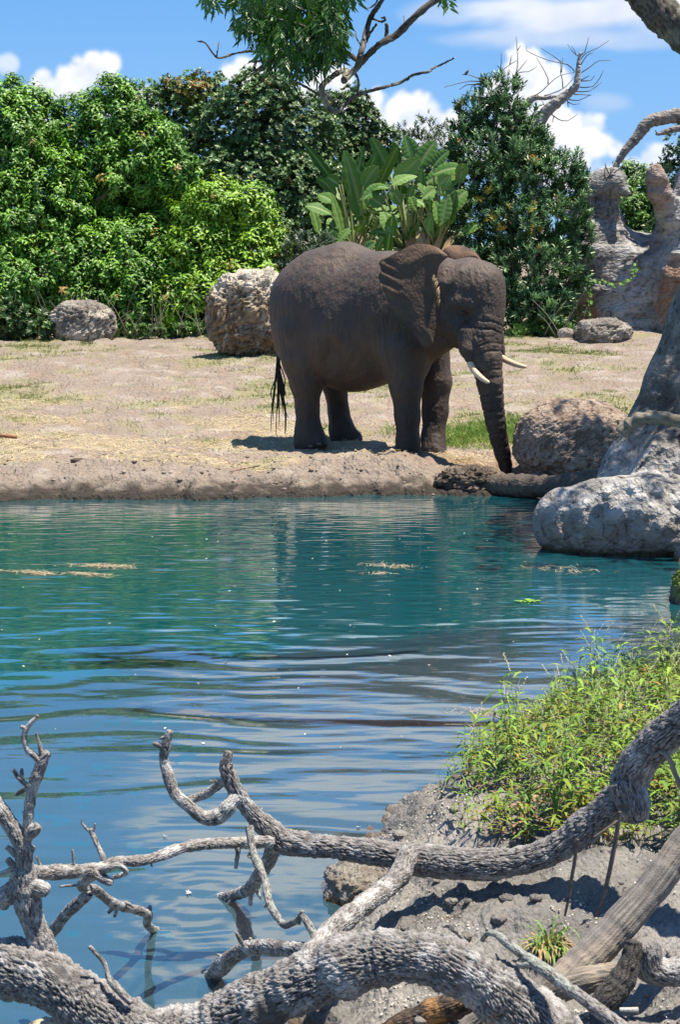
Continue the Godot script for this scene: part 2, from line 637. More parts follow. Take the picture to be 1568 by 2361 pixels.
func make_materials() -> void:
	var lumps := grain(0.0, 1.0, 0.012, 3)
	var crumbs := grain(0.0, 1.0, 0.03, 4)
	var mottle := grain(0.80, 1.0, 0.035, 8)
	var speck := grain(0.76, 1.0, 0.09, 9)
	var folds := grain(1.0, 0.0, 0.022, 6)
	(folds.noise as FastNoiseLite).fractal_type = FastNoiseLite.FRACTAL_RIDGED
	var crazed := grain(0.0, 1.0, 0.014, 14, FastNoiseLite.TYPE_CELLULAR, 2)
	(crazed.noise as FastNoiseLite).domain_warp_enabled = true
	(crazed.noise as FastNoiseLite).domain_warp_amplitude = 24.0
	(crazed.noise as FastNoiseLite).domain_warp_frequency = 0.02
	crazed.color_ramp.set_color(0, Color(0.42, 0.4, 0.38))
	crazed.color_ramp.set_color(1, Color(1, 1, 1))
	crazed.color_ramp.add_point(0.10, Color(0.80, 0.79, 0.78))
	crazed.color_ramp.add_point(0.2, Color(0.93, 0.93, 0.93))
	M.sand = relief(surface(0.95, 0.2), crumbs, 4.5, Vector3(0.7, 0.7, 0.7), speck)
	M.soil = relief(surface(0.93, 0.25), crumbs, 1.4, Vector3(2.2, 2.2, 2.2), mottle)
	M.rock = relief(surface(0.92, 0.3), crumbs, 1.8, Vector3(1.6, 1.6, 1.6), speck)
	M.smooth_rock = relief(surface(0.88, 0.3), crumbs, 3.4, Vector3(1.0, 1.0, 1.0), crazed)
	M.baobab = relief(surface(0.88, 0.3), crumbs, 6.0, Vector3(0.42, 0.8, 0.42), crazed)
	M.skin = relief(surface(0.66, 0.45), folds, 0.85, Vector3(1.5, 0.85, 1.5), grain(0.86, 1.0, 0.06, 12))
	M.skin.albedo_color = Color(0.27, 0.25, 0.235).linear_to_srgb()
	M.ear = relief(surface(0.76, 0.32), folds, 0.8, Vector3(1.2, 0.7, 1.2), grain(0.86, 1.0, 0.06, 12))
	M.ear.albedo_color = Color(0.36, 0.325, 0.30).linear_to_srgb()
	M.ivory = surface(0.38, 0.5)
	M.bark = relief(surface(0.88, 0.35), crumbs, 0.35, Vector3(9, 9, 9), speck)
	M.twig = surface(0.9, 0.3)
	M.wood = relief(surface(0.8, 0.35), crumbs, 0.15, Vector3(8, 8, 8), speck)
	M.leaf = leafy(0.42, 0.75, 0.45)
	M.dull_leaf = leafy(0.42, 0.55, 0.5)
	M.broad_leaf = leafy(0.58, 0.7, 0.3)
	M.grass = leafy(0.6, 0.7, 0.35)
	M.dry = leafy(0.85, 0.4, 0.2)
	M.hair = surface(0.6, 0.4)
	M.wet = surface(0.25, 0.5)
	M.eye = surface(0.12, 0.5)
	var w := StandardMaterial3D.new()
	w.transparency = BaseMaterial3D.TRANSPARENCY_ALPHA
	w.albedo_color = Color(Color(0.005, 0.094, 0.116).linear_to_srgb(), 0.84)
	w.roughness = 0.03
	w.metallic_specular = 1.0
	w.clearcoat_enabled = true
	w.clearcoat = 1.0
	w.clearcoat_roughness = 0.03
	var rip := FastNoiseLite.new()
	rip.noise_type = FastNoiseLite.TYPE_SIMPLEX
	rip.frequency = 0.012
	rip.fractal_octaves = 2
	var rt := NoiseTexture2D.new()
	rt.width = 512
	rt.height = 512
	rt.seamless = true
	rt.noise = rip
	relief(w, rt, 0.20, Vector3(0.35, 0.35, 0.95))
	M.water = w
	var sh: StandardMaterial3D = w.duplicate()
	sh.albedo_color = Color(Color(0.036, 0.092, 0.122).linear_to_srgb(), 0.62)
	M.shallow = sh
	var mid: StandardMaterial3D = w.duplicate()
	mid.albedo_color = Color(Color(0.016, 0.094, 0.120).linear_to_srgb(), 0.74)
	M.middling = mid


# ---------------------------------------------------------------- ground and water

var near_shore := PackedVector2Array()
var far_d := PackedFloat32Array([0.0, 17.0, 19.22, 19.3, 19.36, 19.66, 20.02, 20.6, 22.0, 23.0, 25.0, 29.0, 34.0, 40.0, 60.0, 160.0])
var far_h := PackedFloat32Array([-1.3, -1.12, -0.25, 0.0, 0.055, 0.17, 0.28, 0.325, 0.315, 0.36, 0.62, 1.14, 1.34, 1.5, 2.2, 5.0])


func far_shift(x: float) -> float:
	return 0.30 * tanh((x + 1.2) * 0.5) + 0.05 + 0.26 * fbm.get_noise_2d(x * 0.8, 3.0) + 0.05 * fine.get_noise_2d(x * 3.1, 1.0)


func far_height(x: float, d: float) -> float:
	var s := d - far_shift(x) * smoothstep(22.5, 19.5, d)
	var k := 0
	while k < far_d.size() - 2 and s > far_d[k + 1]:
		k += 1
	var h := lerpf(far_h[k], far_h[k + 1], (s - far_d[k]) / (far_d[k + 1] - far_d[k]))
	var land := smoothstep(19.3, 19.7, s)
	h *= 1.0 - 0.55 * land * smoothstep(21.4, 20.4, s) * clampf(0.2 + 1.2 * fbm.get_noise_2d(x * 0.55 + 12.0, 1.0), 0.0, 1.0)
	h += land * (0.05 * fbm.get_noise_2d(x * 0.5, d * 0.5) + 0.028 * fbm.get_noise_2d(x * 2.2, d * 2.2 + 9.0) + 0.016 * ridge.get_noise_2d(x * 3.0, d * 3.0))
	h -= land * 0.035 * smoothstep(0.3, 0.6, fine.get_noise_2d(x * 1.9, d * 2.3 + 5.0))
	h += land * smoothstep(21.2, 20.2, d) * (0.022 * ridge.get_noise_2d(x * 4.5, d * 6.0) + 0.032 * fbm.get_noise_2d(x * 3.0, d * 5.0))
	h += land * smoothstep(24.0, 26.0, d) * 0.10 * fbm.get_noise_2d(x * 0.28, d * 0.28 + 4.0)
	# the ledge before the forefeet and the hollow where the trunk reaches down
	var m := Vector2((x - 0.62) / 0.95, (d - 20.45) / 0.5)
	var bump := smoothstep(1.25, 0.25, m.length() + 0.25 * fbm.get_noise_2d(x * 1.7, d * 1.7))
	h += 0.12 * bump + bump * 0.05 * ridge.get_noise_2d(x * 2.5, d * 2.5)
	var c := Vector2((x - 1.95) / 0.55, (d - 20.55) / 0.75)
	h -= 0.24 * land * exp(-c.length_squared())
	return h


func bank_side(x: float, d: float) -> float:
	# metres inside the near bank (below zero: out in the water)
	var best := 1e9
	var p := Vector2(x, d)
	var side := 1.0
	for k in near_shore.size() - 1:
		var a := near_shore[k]
		var b := near_shore[k + 1]
		var q := Geometry2D.get_closest_point_to_segment(p, a, b)
		var l := q.distance_squared_to(p)
		if l < best:
			best = l
			side = signf((b - a).cross(p - a))
	return sqrt(best) * -side


func near_height(x: float, d: float) -> float:
	var s := bank_side(x, d) + 0.10 * fbm.get_noise_2d(x * 1.6, d * 1.6) + 0.05 * fine.get_noise_2d(x * 7.0, d * 7.0)
	if s > 0.0:
		var h := 0.36 * (1.0 - exp(-s * 2.6)) + smoothstep(0.9, 3.0, s) * 0.10
		var rough := smoothstep(0.0, 0.3, s)
		h += rough * (0.06 * fbm.get_noise_2d(x * 2.4, d * 2.4) + 0.02 * ridge.get_noise_2d(x * 5.0, d * 5.0) + 0.010 * fine.get_noise_2d(x * 21.0, d * 21.0))
		h -= 0.16 * exp(-pow((x - 0.55) / 0.5, 2.0) - pow((d - 5.15) / 0.35, 2.0))
		return h + 0.008
	# the bed: a shelf of sand and then deep
	var shelf := 11.2 + 0.58 * clampf(x, -6.0, 6.0) - 0.05 * x * x * smoothstep(0.8, 2.5, x) + 0.25 * fbm.get_noise_2d(x * 0.6, 5.0)
	var deep := -0.19 - 0.04 * smoothstep(0.0, 3.0, -s) + 0.03 * fbm.get_noise_2d(x * 0.9, d * 0.9)
	deep += 0.15 * exp(-pow((d - shelf + 0.25) / 0.35, 2.0)) * smoothstep(-4.0, -0.5, x)
	deep = lerpf(deep, -1.1, smoothstep(shelf, shelf + 1.1, d))
	return maxf(s * 0.55, deep) if s > -0.8 else lerpf(maxf(s * 0.55, deep), deep, clampf((-s - 0.8) * 2.0, 0.0, 1.0))


func grass_patch(x: float, d: float) -> float:
	var g := smoothstep(0.10, 0.42, fbm.get_noise_2d(x * 0.33 + 7.0, d * 0.55)) * 0.8
	g *= smoothstep(21.5, 24.0, d)
	return clampf(g + smoothstep(0.15, 0.5, fbm.get_noise_2d(x * 0.8, d * 1.3 + 40.0)) * 0.6 * smoothstep(19.6, 21.0, d), 0.0, 1.0)


func straw_patch(x: float, d: float) -> float:
	return smoothstep(-0.25, 0.25, fbm.get_noise_2d(x * 0.5 + 1.0, d * 0.8) + 0.30 - absf(d - 22.3) * 0.22 - smoothstep(-0.5, 1.5, x) * 0.25)


func make_ground() -> void:
	for p in [[640, 2700], [690, 2400], [745, 2250], [800, 2110], [850, 2000], [880, 1905], [925, 1862], [1000, 1842], [1080, 1790], [1170, 1710], [1300, 1650], [1450, 1600], [1568, 1565], [1720, 1530], [2300, 1490]]:
		var q := on(p[0], p[1], 0.0)
		near_shore.append(Vector2(q.x, -q.z))
	var e := near_shore[near_shore.size() - 1]
	near_shore.append(Vector2(e.x + 30.0, e.y + 1.0))
	near_shore.insert(0, Vector2(near_shore[0].x - 0.6, -2.0))
	# far ground
	var rows := PackedFloat32Array()
	var d := 15.8
	while d < 160.0:
		rows.append(d)
		d += 0.045 if d < 22.5 else (0.09 if d < 30.0 else 0.22 if d < 44.0 else 4.0)
	var a := Acc.new()
	var nu := 361
	for r in rows:
		for i in nu:
			var f := (i - 180) / 180.0
			var x := (f * 0.25 + signf(f) * pow(absf(f), 5.0) * 0.9) * (r + 3.0)
			var h := far_height(x, r)
			var col := mix3(Color(0.355, 0.295, 0.248), Color(0.295, 0.238, 0.198), 0.5 + 0.9 * fbm.get_noise_2d(x * 0.7, r * 0.9))
			col = mix3(col, Color(0.41, 0.355, 0.31), smoothstep(0.1, 0.4, fbm.get_noise_2d(x * 0.9 + 30.0, r * 1.4)))
			col = mix3(col, Color(0.30, 0.225, 0.17), smoothstep(0.2, 0.6, fine.get_noise_2d(x * 1.9, r * 2.3 + 5.0)) * 0.5)
			col = mix3(col, Color(0.27, 0.23, 0.19), smoothstep(0.25, 0.5, fbm.get_noise_2d(x * 1.1 + 60.0, r * 2.0)) * 0.6)
			col = mix3(col, Color(0.50, 0.41, 0.22), straw_patch(x, r) * 0.35)
			col = mix3(col, Color(0.30, 0.31, 0.13), grass_patch(x, r) * 0.62)
			var damp := smoothstep(0.20, 0.07, h + 0.10 * fbm.get_noise_2d(x * 4.0, r * 4.0)) * smoothstep(21.0, 20.0, r)
			var near := smoothstep(20.9, 20.0, r + 0.35 * fbm.get_noise_2d(x * 1.5, r * 3.0))
			col = mix3(col, Color(0.285, 0.24, 0.20), near * (0.35 + 0.5 * smoothstep(-0.1, 0.3, ridge.get_noise_2d(x * 2.0, r * 2.0))))
			var hollow := exp(-pow((x - 1.6) / 0.7, 2.0) - pow((r - 20.9) / 0.5, 2.0))
			col = mix3(col, Color(0.26, 0.15, 0.10), hollow * 0.8)
			col = mix3(col, Color(0.06, 0.052, 0.045), damp)
			col = mix3(col, Color(0.10, 0.09, 0.06), smoothstep(0.0, -0.12, h))
			col = mix3(col, Color(0.006, 0.065, 0.074), smoothstep(-0.10, -0.3, h))  # light scattered in deep water, painted onto the bed as teal
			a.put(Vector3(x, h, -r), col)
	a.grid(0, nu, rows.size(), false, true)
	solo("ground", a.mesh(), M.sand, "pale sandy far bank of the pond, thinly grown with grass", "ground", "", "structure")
	# near bank and pond bed
	var b := Acc.new()
	rows.clear()
	d = -1.0
	while d < 17.6:
		rows.append(d)
		d += 0.25 if d < 4.3 else (0.022 if d < 8.0 else 0.06 if d < 13.0 else 0.15)
	nu = 301
	for r in rows:
		for i in nu:
			var f := (i - 150) / 150.0
			var x := (f * 0.25 + signf(f) * pow(absf(f), 5.0) * 1.1) * (maxf(r, 0.0) + 1.6)
			var h := near_height(x, r)
			var n := fbm.get_noise_2d(x * 2.0, r * 2.0)
			var col := mix3(Color(0.145, 0.138, 0.13), Color(0.26, 0.25, 0.235), 0.5 + n)
			col = mix3(col, Color(0.34, 0.32, 0.295), smoothstep(0.0, 0.5, fbm.get_noise_2d(x * 1.2 + 3.0, r * 1.2)) * 0.8)
			if h < 0.06:
				col = mix3(col, Color(0.13, 0.085, 0.05), smoothstep(0.06, -0.02, h))
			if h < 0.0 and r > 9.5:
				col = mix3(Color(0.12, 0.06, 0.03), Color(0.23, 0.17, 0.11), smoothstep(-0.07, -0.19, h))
				col = mix3(col, Color(0.006, 0.065, 0.074), smoothstep(-0.30, -0.6, h))  # teal of the water's scattered light put into the bed colour
			if h < -0.02 and r <= 9.5:
				col = mix3(col, Color(0.21, 0.155, 0.10), smoothstep(-0.10, -0.16, h))
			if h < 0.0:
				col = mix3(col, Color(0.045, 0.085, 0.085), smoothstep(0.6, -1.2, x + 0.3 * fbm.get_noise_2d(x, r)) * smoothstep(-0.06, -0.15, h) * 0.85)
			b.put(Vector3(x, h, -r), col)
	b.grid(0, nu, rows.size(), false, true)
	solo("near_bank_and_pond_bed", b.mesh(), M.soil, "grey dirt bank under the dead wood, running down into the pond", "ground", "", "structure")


func wave(x: float, d: float) -> float:
	var far := smoothstep(9.0, 13.5, d)
	var s := lerpf(1.0, 0.17, far) * lerpf(0.62, 1.0, smoothstep(6.0, 8.0, d))
	var wx := x + 0.35 * fine.get_noise_2d(x * 0.35, d * 0.35)
	var wd := d + 0.22 * fine.get_noise_2d(x * 0.5 + 9.0, d * 0.5)
	var g := 0.55 + 0.9 * fine.get_noise_2d(x * 0.45 + 20.0, d * 0.9)
	var g2 := 0.55 + 0.9 * fine.get_noise_2d(x * 0.7 - 20.0, d * 1.3)
	var h := 0.0046 * sin(wd * 9.6 + wx * 0.55) * g
	h += 0.0026 * sin(wd * 14.6 - wx * 1.3 + 1.0) * g2
	h += 0.0012 * sin(wd * 24.0 + wx * 2.4 + 2.0) * g
	h += 0.0022 * fine.get_noise_2d(x * 1.1, d * 3.4)
	h *= s
	h += far * smoothstep(18.6, 16.0, d) * 0.0006 * (sin(wd * 31.0 + wx * 1.5) * g2 + 0.8 * sin(wd * 43.0 - wx * 3.0) * g) + far * 0.0016 * fine.get_noise_2d(x * 2.0, d * 7.0)
	# rings round the branches that dip in
	for c in [Vector2(-0.55, 6.75), Vector2(-0.58, 6.5), Vector2(-0.45, 6.0)]:
		var q := Vector2(x, d).distance_to(c)
		h += 0.0009 * sin(q * 55.0) * exp(-q * 2.2)
	return h


func make_water() -> void:
	var a := Acc.new()
	var nu := 221
	var rows := PackedFloat32Array()
	var d := 4.4
	while d < 20.4:
		rows.append(d)
		d += 0.03 if d < 30.0 else 0.045
	for r in rows:
		for i in nu:
			var f := (i - 110) / 110.0
			var x := (f * 0.235 + signf(f) * pow(absf(f), 6.0) * 0.8) * (r + 1.0)
			a.put(Vector3(x, wave(x, r), -r), Color.WHITE)
	# over the shelf the water is too thin to hide the sand: that part is clearer
	var b := Acc.new()
	b.v = a.v
	b.c = a.c
	b.u = a.u
	var m := Acc.new()
	m.v = a.v
	m.c = a.c
	m.u = a.u
	var thin := PackedByteArray()
	thin.resize(a.v.size())
	for i in a.v.size():
		var p := a.v[i]
		thin[i] = 0
		if absf(p.x) < 6.0 and p.z > -14.0:
			var bed := near_height(p.x, -p.z) + smoothstep(-0.2, -0.8, p.x) * (0.10 * fine.get_noise_2d(p.x * 1.6, p.z * 3.0) + 0.05 * fine.get_noise_2d(p.x * 7.0, p.z * 15.0))
			thin[i] = 2 if bed > -0.30 else 1 if bed > -0.50 else 0
	for j in rows.size() - 1:
		for i in nu - 1:
			var k := j * nu + i
			var depth := thin[k] + thin[k + 1] + thin[k + nu] + thin[k + nu + 1]
			var into := b if depth > 6 else m if depth > 2 else a
			into.quad(k, k + nu, k + nu + 1, k + 1)
	solo("shallow_water", b.mesh(), M.shallow, "clearer shallow water over the brown sand shelf", "water", "", "structure")
	solo("middling_water", m.mesh(), M.middling, "water at the rim of the sand shelf, between clear and turquoise", "water", "", "structure")
	solo("water", a.mesh(), M.water, "turquoise pond water with gentle ripples, mirroring trees and sky", "water", "", "structure")


# ---------------------------------------------------------------- leaves and crowns

# one leaf from base along dir, folded on its midrib and bending down towards its tip
func leaf(a: Acc, base: Vector3, dir: Vector3, up: Vector3, length: float, wide: float, sag: float, col: Color, segs := 3, tip_at := 0.45, fold := 0.25) -> void:
	var side := dir.cross(up).normalized()
	var n := side.cross(dir).normalized()
	var prev := -1
	for k in segs + 1:
		var t := float(k) / segs
		var p := base + dir * (length * t) - Vector3.UP * (sag * length * t * t) 
		var wd := wide * 0.5 * pow(sin(PI * clampf(pow(t, log(0.5) / log(tip_at)) * 0.94 + 0.03, 0.0, 1.0)), 0.8)
		if k == segs:
			wd = 0.0
		var mid := a.put(p, col, Vector2(0.5, t))
		if k < segs:
			a.put(p + side * wd + n * (wd * fold), col, Vector2(1, t))
			a.put(p - side * wd + n * (wd * fold), col, Vector2(0, t))
		if prev >= 0:
			if k < segs:
				a.quad(prev, mid, mid + 1, prev + 1)
				a.quad(prev, prev + 2, mid + 2, mid)
			else:
				a.tri(prev, mid, prev + 1)
				a.tri(prev, prev + 2, mid)
		prev = mid


func sprig(kind: String) -> ArrayMesh:
	var a := Acc.new()
	var g := RandomNumberGenerator.new()
	g.seed = hash(kind)
	var w := Color.WHITE
	match kind:
		"drooping":
			for k in 9:
				var t := k / 8.0
				var az := k * 2.4
				var dir := Vector3(cos(az), 0.55 - 0.5 * t * 0.0 - 0.35 * g.randf(), sin(az)).normalized()
				leaf(a, Vector3(0, 0.22 * t - 0.1, 0), dir, Vector3.UP, g.randf_range(0.13, 0.19), 0.055, 0.55, w * g.randf_range(0.8, 1.1), 3, 0.42)
		"rosette":
			for k in 11:
				var az := k * 2.4
				var dir := Vector3(cos(az), g.randf_range(0.2, 1.1), sin(az)).normalized()
				leaf(a, Vector3(0, g.randf_range(-0.02, 0.03), 0), dir, Vector3.UP, g.randf_range(0.09, 0.135), 0.045, 0.12, w * g.randf_range(0.75, 1.1), 2, 0.6)
		"upright":
			for k in 13:
				var t := k / 12.0
				var az := k * 2.4
				var dir := Vector3(cos(az) * 0.8, g.randf_range(0.45, 1.2), sin(az) * 0.8).normalized()
				leaf(a, Vector3(0, 0.14 * t - 0.07, 0), dir, Vector3.UP, g.randf_range(0.08, 0.13), 0.03, 0.05, w * g.randf_range(0.75, 1.1), 2, 0.5)
		"compound":
			for k in 8:
				var t := k / 7.0
				var s := 1.0 if k % 2 == 0 else -1.0
				var dir := Vector3(s * 0.75, -0.45 - 0.3 * g.randf(), 0.35 * g.randf_range(-1, 1)).normalized()
				leaf(a, Vector3(0, -0.02, 0) + Vector3(0.0, -0.06, 0.02) * t * 1.6, dir, Vector3(0, 0.3, 1), g.randf_range(0.055, 0.085), 0.021, 0.35, w * g.randf_range(0.7, 1.1), 3, 0.4)
	return a.mesh(false)


# leaves on lobes that sit all over the given lumps ([middle, half sizes]); fill = how closely
func crown(parent: Node3D, called: String, lumps: Array, twig: Mesh, mat: Material, gap: float, c0: Color, c1: Color, seed_: int, o := {}) -> void:
	var g := RandomNumberGenerator.new()
	g.seed = seed_
	var buf := PackedFloat32Array()
	var lobe: float = o.get("lobe", 0.3)
	var big: float = o.get("size", 1.0)
	var rise: float = o.get("rise", 0.5)
	var cover: float = o.get("cover", 1.0)
	for l in lumps:
		var mid: Vector3 = l[0]
		var r: Vector3 = l[1]
		var mean := (r.x + r.y + r.z) / 3.0
		var lr := minf(lobe * mean, o.get("lobe_most", 0.55))
		var count := int(cover * 4.0 * PI * mean * mean / (lr * lr * 1.5)) + 4
		for k in count:
			var yy := 1.0 - 2.0 * (k + 0.5) / count
			var az := k * 2.39996 + g.randf() * 0.8
			var u := Vector3(sqrt(1.0 - yy * yy) * cos(az), yy, sqrt(1.0 - yy * yy) * sin(az))
			if u.z < -0.35:
				continue
			var c := mid + Vector3(u.x * r.x, u.y * r.y, u.z * r.z) * g.randf_range(0.72, 1.02)
			var sr := lr * g.randf_range(0.65, 1.25)
			var tone := g.randf()
			var n := int(4.0 * PI * sr * sr / (gap * gap) * 0.62)
			for i in n:
				var q := Vector3(g.randfn(), g.randfn(), g.randfn()).normalized()
				if q.dot(u) < -0.35:
					continue
				var p := c + q * sr * g.randf_range(0.72, 1.06)
				if fine.get_noise_3dv(p * 2.6) < -0.42:
					continue
				var y := (q * 0.75 + u * 0.35 + Vector3.UP * rise + Vector3(g.randfn(), g.randfn(), g.randfn()) * 0.25)
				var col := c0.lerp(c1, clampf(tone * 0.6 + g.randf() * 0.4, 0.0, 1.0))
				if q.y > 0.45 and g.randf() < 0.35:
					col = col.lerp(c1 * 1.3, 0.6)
				elif g.randf() < 0.012:
					col = Color(0.30, 0.20, 0.05)
				push(buf, basis_along(y, g.randf() * TAU, big * g.randf_range(0.6, 1.25)), p, col)
		# sparse leaves inside, so that one does not look straight through
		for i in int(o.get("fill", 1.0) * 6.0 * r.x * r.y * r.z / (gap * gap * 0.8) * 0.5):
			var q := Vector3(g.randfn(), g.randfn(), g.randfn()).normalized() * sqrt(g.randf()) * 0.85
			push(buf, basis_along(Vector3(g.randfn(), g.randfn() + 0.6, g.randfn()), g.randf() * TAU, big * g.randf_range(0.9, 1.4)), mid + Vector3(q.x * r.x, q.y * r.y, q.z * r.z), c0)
	many(called, twig, mat, buf, parent)


# lumps from the view: middle x, y, distance, half width and half height in the view's pixels, depth as a share of the width
func lumps_of(list: Array) -> Array:
	var out := []
	for l in list:
		var m := mpp(l[2], l[1])
		out.append([at(l[0], l[1], l[2]), Vector3(l[3] * m, l[4] * m, l[3] * m * (l[5] if l.size() > 5 else 0.8))])
	return out


func wood_of(parent: Node3D, called: String, list: Array, o: Dictionary) -> void:
	var a := Acc.new()
	tube(a, path(list), o)
	part(called, a.mesh(), M.bark, parent)


func make_trees() -> void:
	var droop := sprig("drooping")
	var rosette := sprig("rosette")
	var upright := sprig("upright")
	var brown := {"sides": 8, "step": 0.12, "amp": 0.02, "along": 0.1, "dark": Color(0.09, 0.07, 0.05), "light": Color(0.22, 0.18, 0.13)}
	# bright, loose shrubs on the left
	var t := thing("shrub", "tall bright green drooping-leaf shrub at the left edge behind the grey boulder", "shrub", at(60, 772, 36.0))
	wood_of(t, "trunk", [[60, 780, 36.0, 12], [70, 600, 36.0, 9], [40, 420, 36.0, 5]], brown)
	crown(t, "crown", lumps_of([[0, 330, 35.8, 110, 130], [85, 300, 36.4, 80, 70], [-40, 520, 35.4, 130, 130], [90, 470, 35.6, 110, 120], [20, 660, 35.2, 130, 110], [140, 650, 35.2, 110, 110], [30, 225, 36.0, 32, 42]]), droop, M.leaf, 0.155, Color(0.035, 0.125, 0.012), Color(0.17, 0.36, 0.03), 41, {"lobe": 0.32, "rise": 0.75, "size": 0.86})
	t = thing("shrub", "tall bright green shrub with feathery upright top and a bare forking stem showing", "shrub", at(250, 772, 36.4))
	wood_of(t, "trunk", [[215, 780, 36.2, 8], [218, 490, 35.7, 5], [238, 455, 35.6, 3.5], [258, 425, 35.6, 2]], brown)
	crown(t, "crown", lumps_of([[190, 310, 36.4, 90, 80], [270, 270, 36.4, 72, 76], [330, 360, 36.2, 80, 90], [390, 395, 35.9, 52, 62], [280, 400, 36.4, 110, 90], [262, 215, 36.4, 44, 32], [300, 600, 35.7, 120, 90], [230, 680, 35.2, 110, 90], [360, 680, 35.2, 110, 95], [180, 480, 36.5, 80, 80], [250, 520, 37.4, 130, 130], [330, 500, 37.4, 100, 110], [400, 560, 36.0, 70, 80]]), droop, M.leaf, 0.155, Color(0.035, 0.125, 0.012), Color(0.17, 0.36, 0.03), 42, {"lobe": 0.3, "rise": 0.8, "size": 0.86})
	t = thing("shrub", "low lime green shrub sprawling between the tall shrubs and the pale boulder", "shrub", at(520, 772, 35.0))
	wood_of(t, "trunk", [[520, 780, 35.0, 9], [530, 640, 35.0, 7], [540, 540, 35.0, 4]], brown)
	crown(t, "crown", lumps_of([[500, 500, 35.2, 90, 72], [575, 490, 35.0, 60, 56], [470, 590, 35.0, 90, 80], [600, 570, 34.8, 66, 56], [560, 650, 34.6, 90, 70], [450, 700, 34.6, 90, 76]]), droop, M.leaf, 0.155, Color(0.07, 0.19, 0.014), Color(0.27, 0.45, 0.03), 43, {"lobe": 0.32, "rise": 0.7, "size": 0.88})
	# dense dark trees behind
	var grey := {"sides": 8, "step": 0.15, "amp": 0.03, "along": 0.15, "dark": Color(0.10, 0.09, 0.08), "light": Color(0.25, 0.23, 0.2)}
	t = thing("broad_leaved_tree", "dense dark green tree with domed lobes behind the lime shrub", "tree", at(620, 760, 39.0))
	wood_of(t, "trunk", [[620, 780, 39.0, 22], [610, 560, 39.0, 16], [600, 380, 39.0, 8]], grey)
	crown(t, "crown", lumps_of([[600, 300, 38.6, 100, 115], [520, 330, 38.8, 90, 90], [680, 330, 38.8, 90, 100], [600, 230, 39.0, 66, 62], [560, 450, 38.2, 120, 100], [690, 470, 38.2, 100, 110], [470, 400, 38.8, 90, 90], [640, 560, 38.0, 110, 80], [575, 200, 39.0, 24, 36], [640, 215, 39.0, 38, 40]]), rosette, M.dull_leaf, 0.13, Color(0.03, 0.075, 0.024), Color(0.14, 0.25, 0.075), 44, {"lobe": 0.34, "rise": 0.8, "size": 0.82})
	t = thing("broad_leaved_tree", "dark green tree with a yellowing creeper on top, behind the feathery shrub", "tree", at(420, 760, 40.0))
	wood_of(t, "trunk", [[420, 780, 40.0, 20], [425, 560, 40.0, 14], [430, 330, 40.0, 7]], grey)
	crown(t, "crown", lumps_of([[400, 270, 39.8, 85, 75], [455, 230, 40.0, 70, 50], [350, 240, 40.0, 32, 36], [420, 400, 39.8, 90, 110], [505, 195, 40.0, 14, 26], [340, 200, 40.2, 15, 16]]), rosette, M.dull_leaf, 0.13, Color(0.03, 0.085, 0.022), Color(0.15, 0.27, 0.06), 45, {"lobe": 0.34, "rise": 0.8, "size": 0.82})
	crown(t, "creeper", lumps_of([[430, 205, 39.4, 50, 30], [465, 235, 39.2, 36, 34]]), rosette, M.leaf, 0.2, Color(0.09, 0.15, 0.02), Color(0.30, 0.19, 0.04), 46, {"lobe": 0.35, "cover": 0.7})
	t = thing("broad_leaved_tree", "dark green tree standing behind the fan of big paddle leaves", "tree", at(800, 740, 40.5))
	wood_of(t, "trunk", [[800, 770, 40.5, 18], [795, 540, 40.5, 13], [790, 340, 40.5, 7]], grey)
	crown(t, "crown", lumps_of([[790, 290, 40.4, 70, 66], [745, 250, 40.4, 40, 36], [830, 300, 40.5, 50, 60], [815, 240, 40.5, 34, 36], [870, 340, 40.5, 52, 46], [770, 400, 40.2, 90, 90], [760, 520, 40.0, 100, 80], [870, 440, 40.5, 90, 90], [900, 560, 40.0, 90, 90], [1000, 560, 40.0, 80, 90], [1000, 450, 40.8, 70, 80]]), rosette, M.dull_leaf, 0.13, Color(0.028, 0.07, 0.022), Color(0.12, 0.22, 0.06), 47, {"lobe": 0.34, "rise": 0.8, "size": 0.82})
	t = thing("airy_tree", "small airy pale-leaved tree with reddish shoots above the paddle leaves", "tree", at(985, 700, 41.5))
	wood_of(t, "trunk", [[985, 720, 41.5, 10], [985, 480, 41.5, 7], [990, 320, 41.5, 3]], grey)
	crown(t, "crown", lumps_of([[985, 300, 41.5, 22, 34], [950, 310, 41.5, 26, 26], [1020, 320, 41.5, 26, 34], [985, 350, 41.5, 70, 34], [915, 325, 41.5, 34, 28]]), upright, M.dull_leaf, 0.2, Color(0.05, 0.09, 0.035), Color(0.13, 0.18, 0.07), 48, {"lobe": 0.4, "cover": 0.7, "rise": 0.9})
	crown(t, "shoot", lumps_of([[915, 300, 41.3, 7, 9], [1020, 297, 41.3, 7, 10], [963, 302, 41.3, 8, 8]]), upright, M.dry, 0.16, Color(0.30, 0.12, 0.06), Color(0.38, 0.2, 0.1), 49, {"lobe": 0.5})
	# tiered tree on the right
	t = thing("conifer", "dark tiered yew-like tree with a pointed leader beside the great artificial trunks", "tree", at(1190, 770, 36.0))
	wood_of(t, "trunk", [[1190, 775, 36.0, 12], [1185, 560, 36.0, 9], [1165, 330, 36.0, 6], [1150, 200, 36.0, 2]], grey)
	for b in [[[1170, 420, 36, 4], [1250, 400, 35.6, 3], [1330, 380, 35.4, 1.5]], [[1180, 470, 36, 4], [1270, 455, 35.4, 3], [1330, 440, 35.3, 1.5]], [[1165, 330, 36, 3], [1220, 315, 35.8, 1.5]], [[1160, 300, 36, 3], [1080, 270, 35.9, 1.5]], [[1160, 340, 36, 3], [1070, 330, 35.8, 1.5]]]:
		wood_of(t, "limb", b, grey)
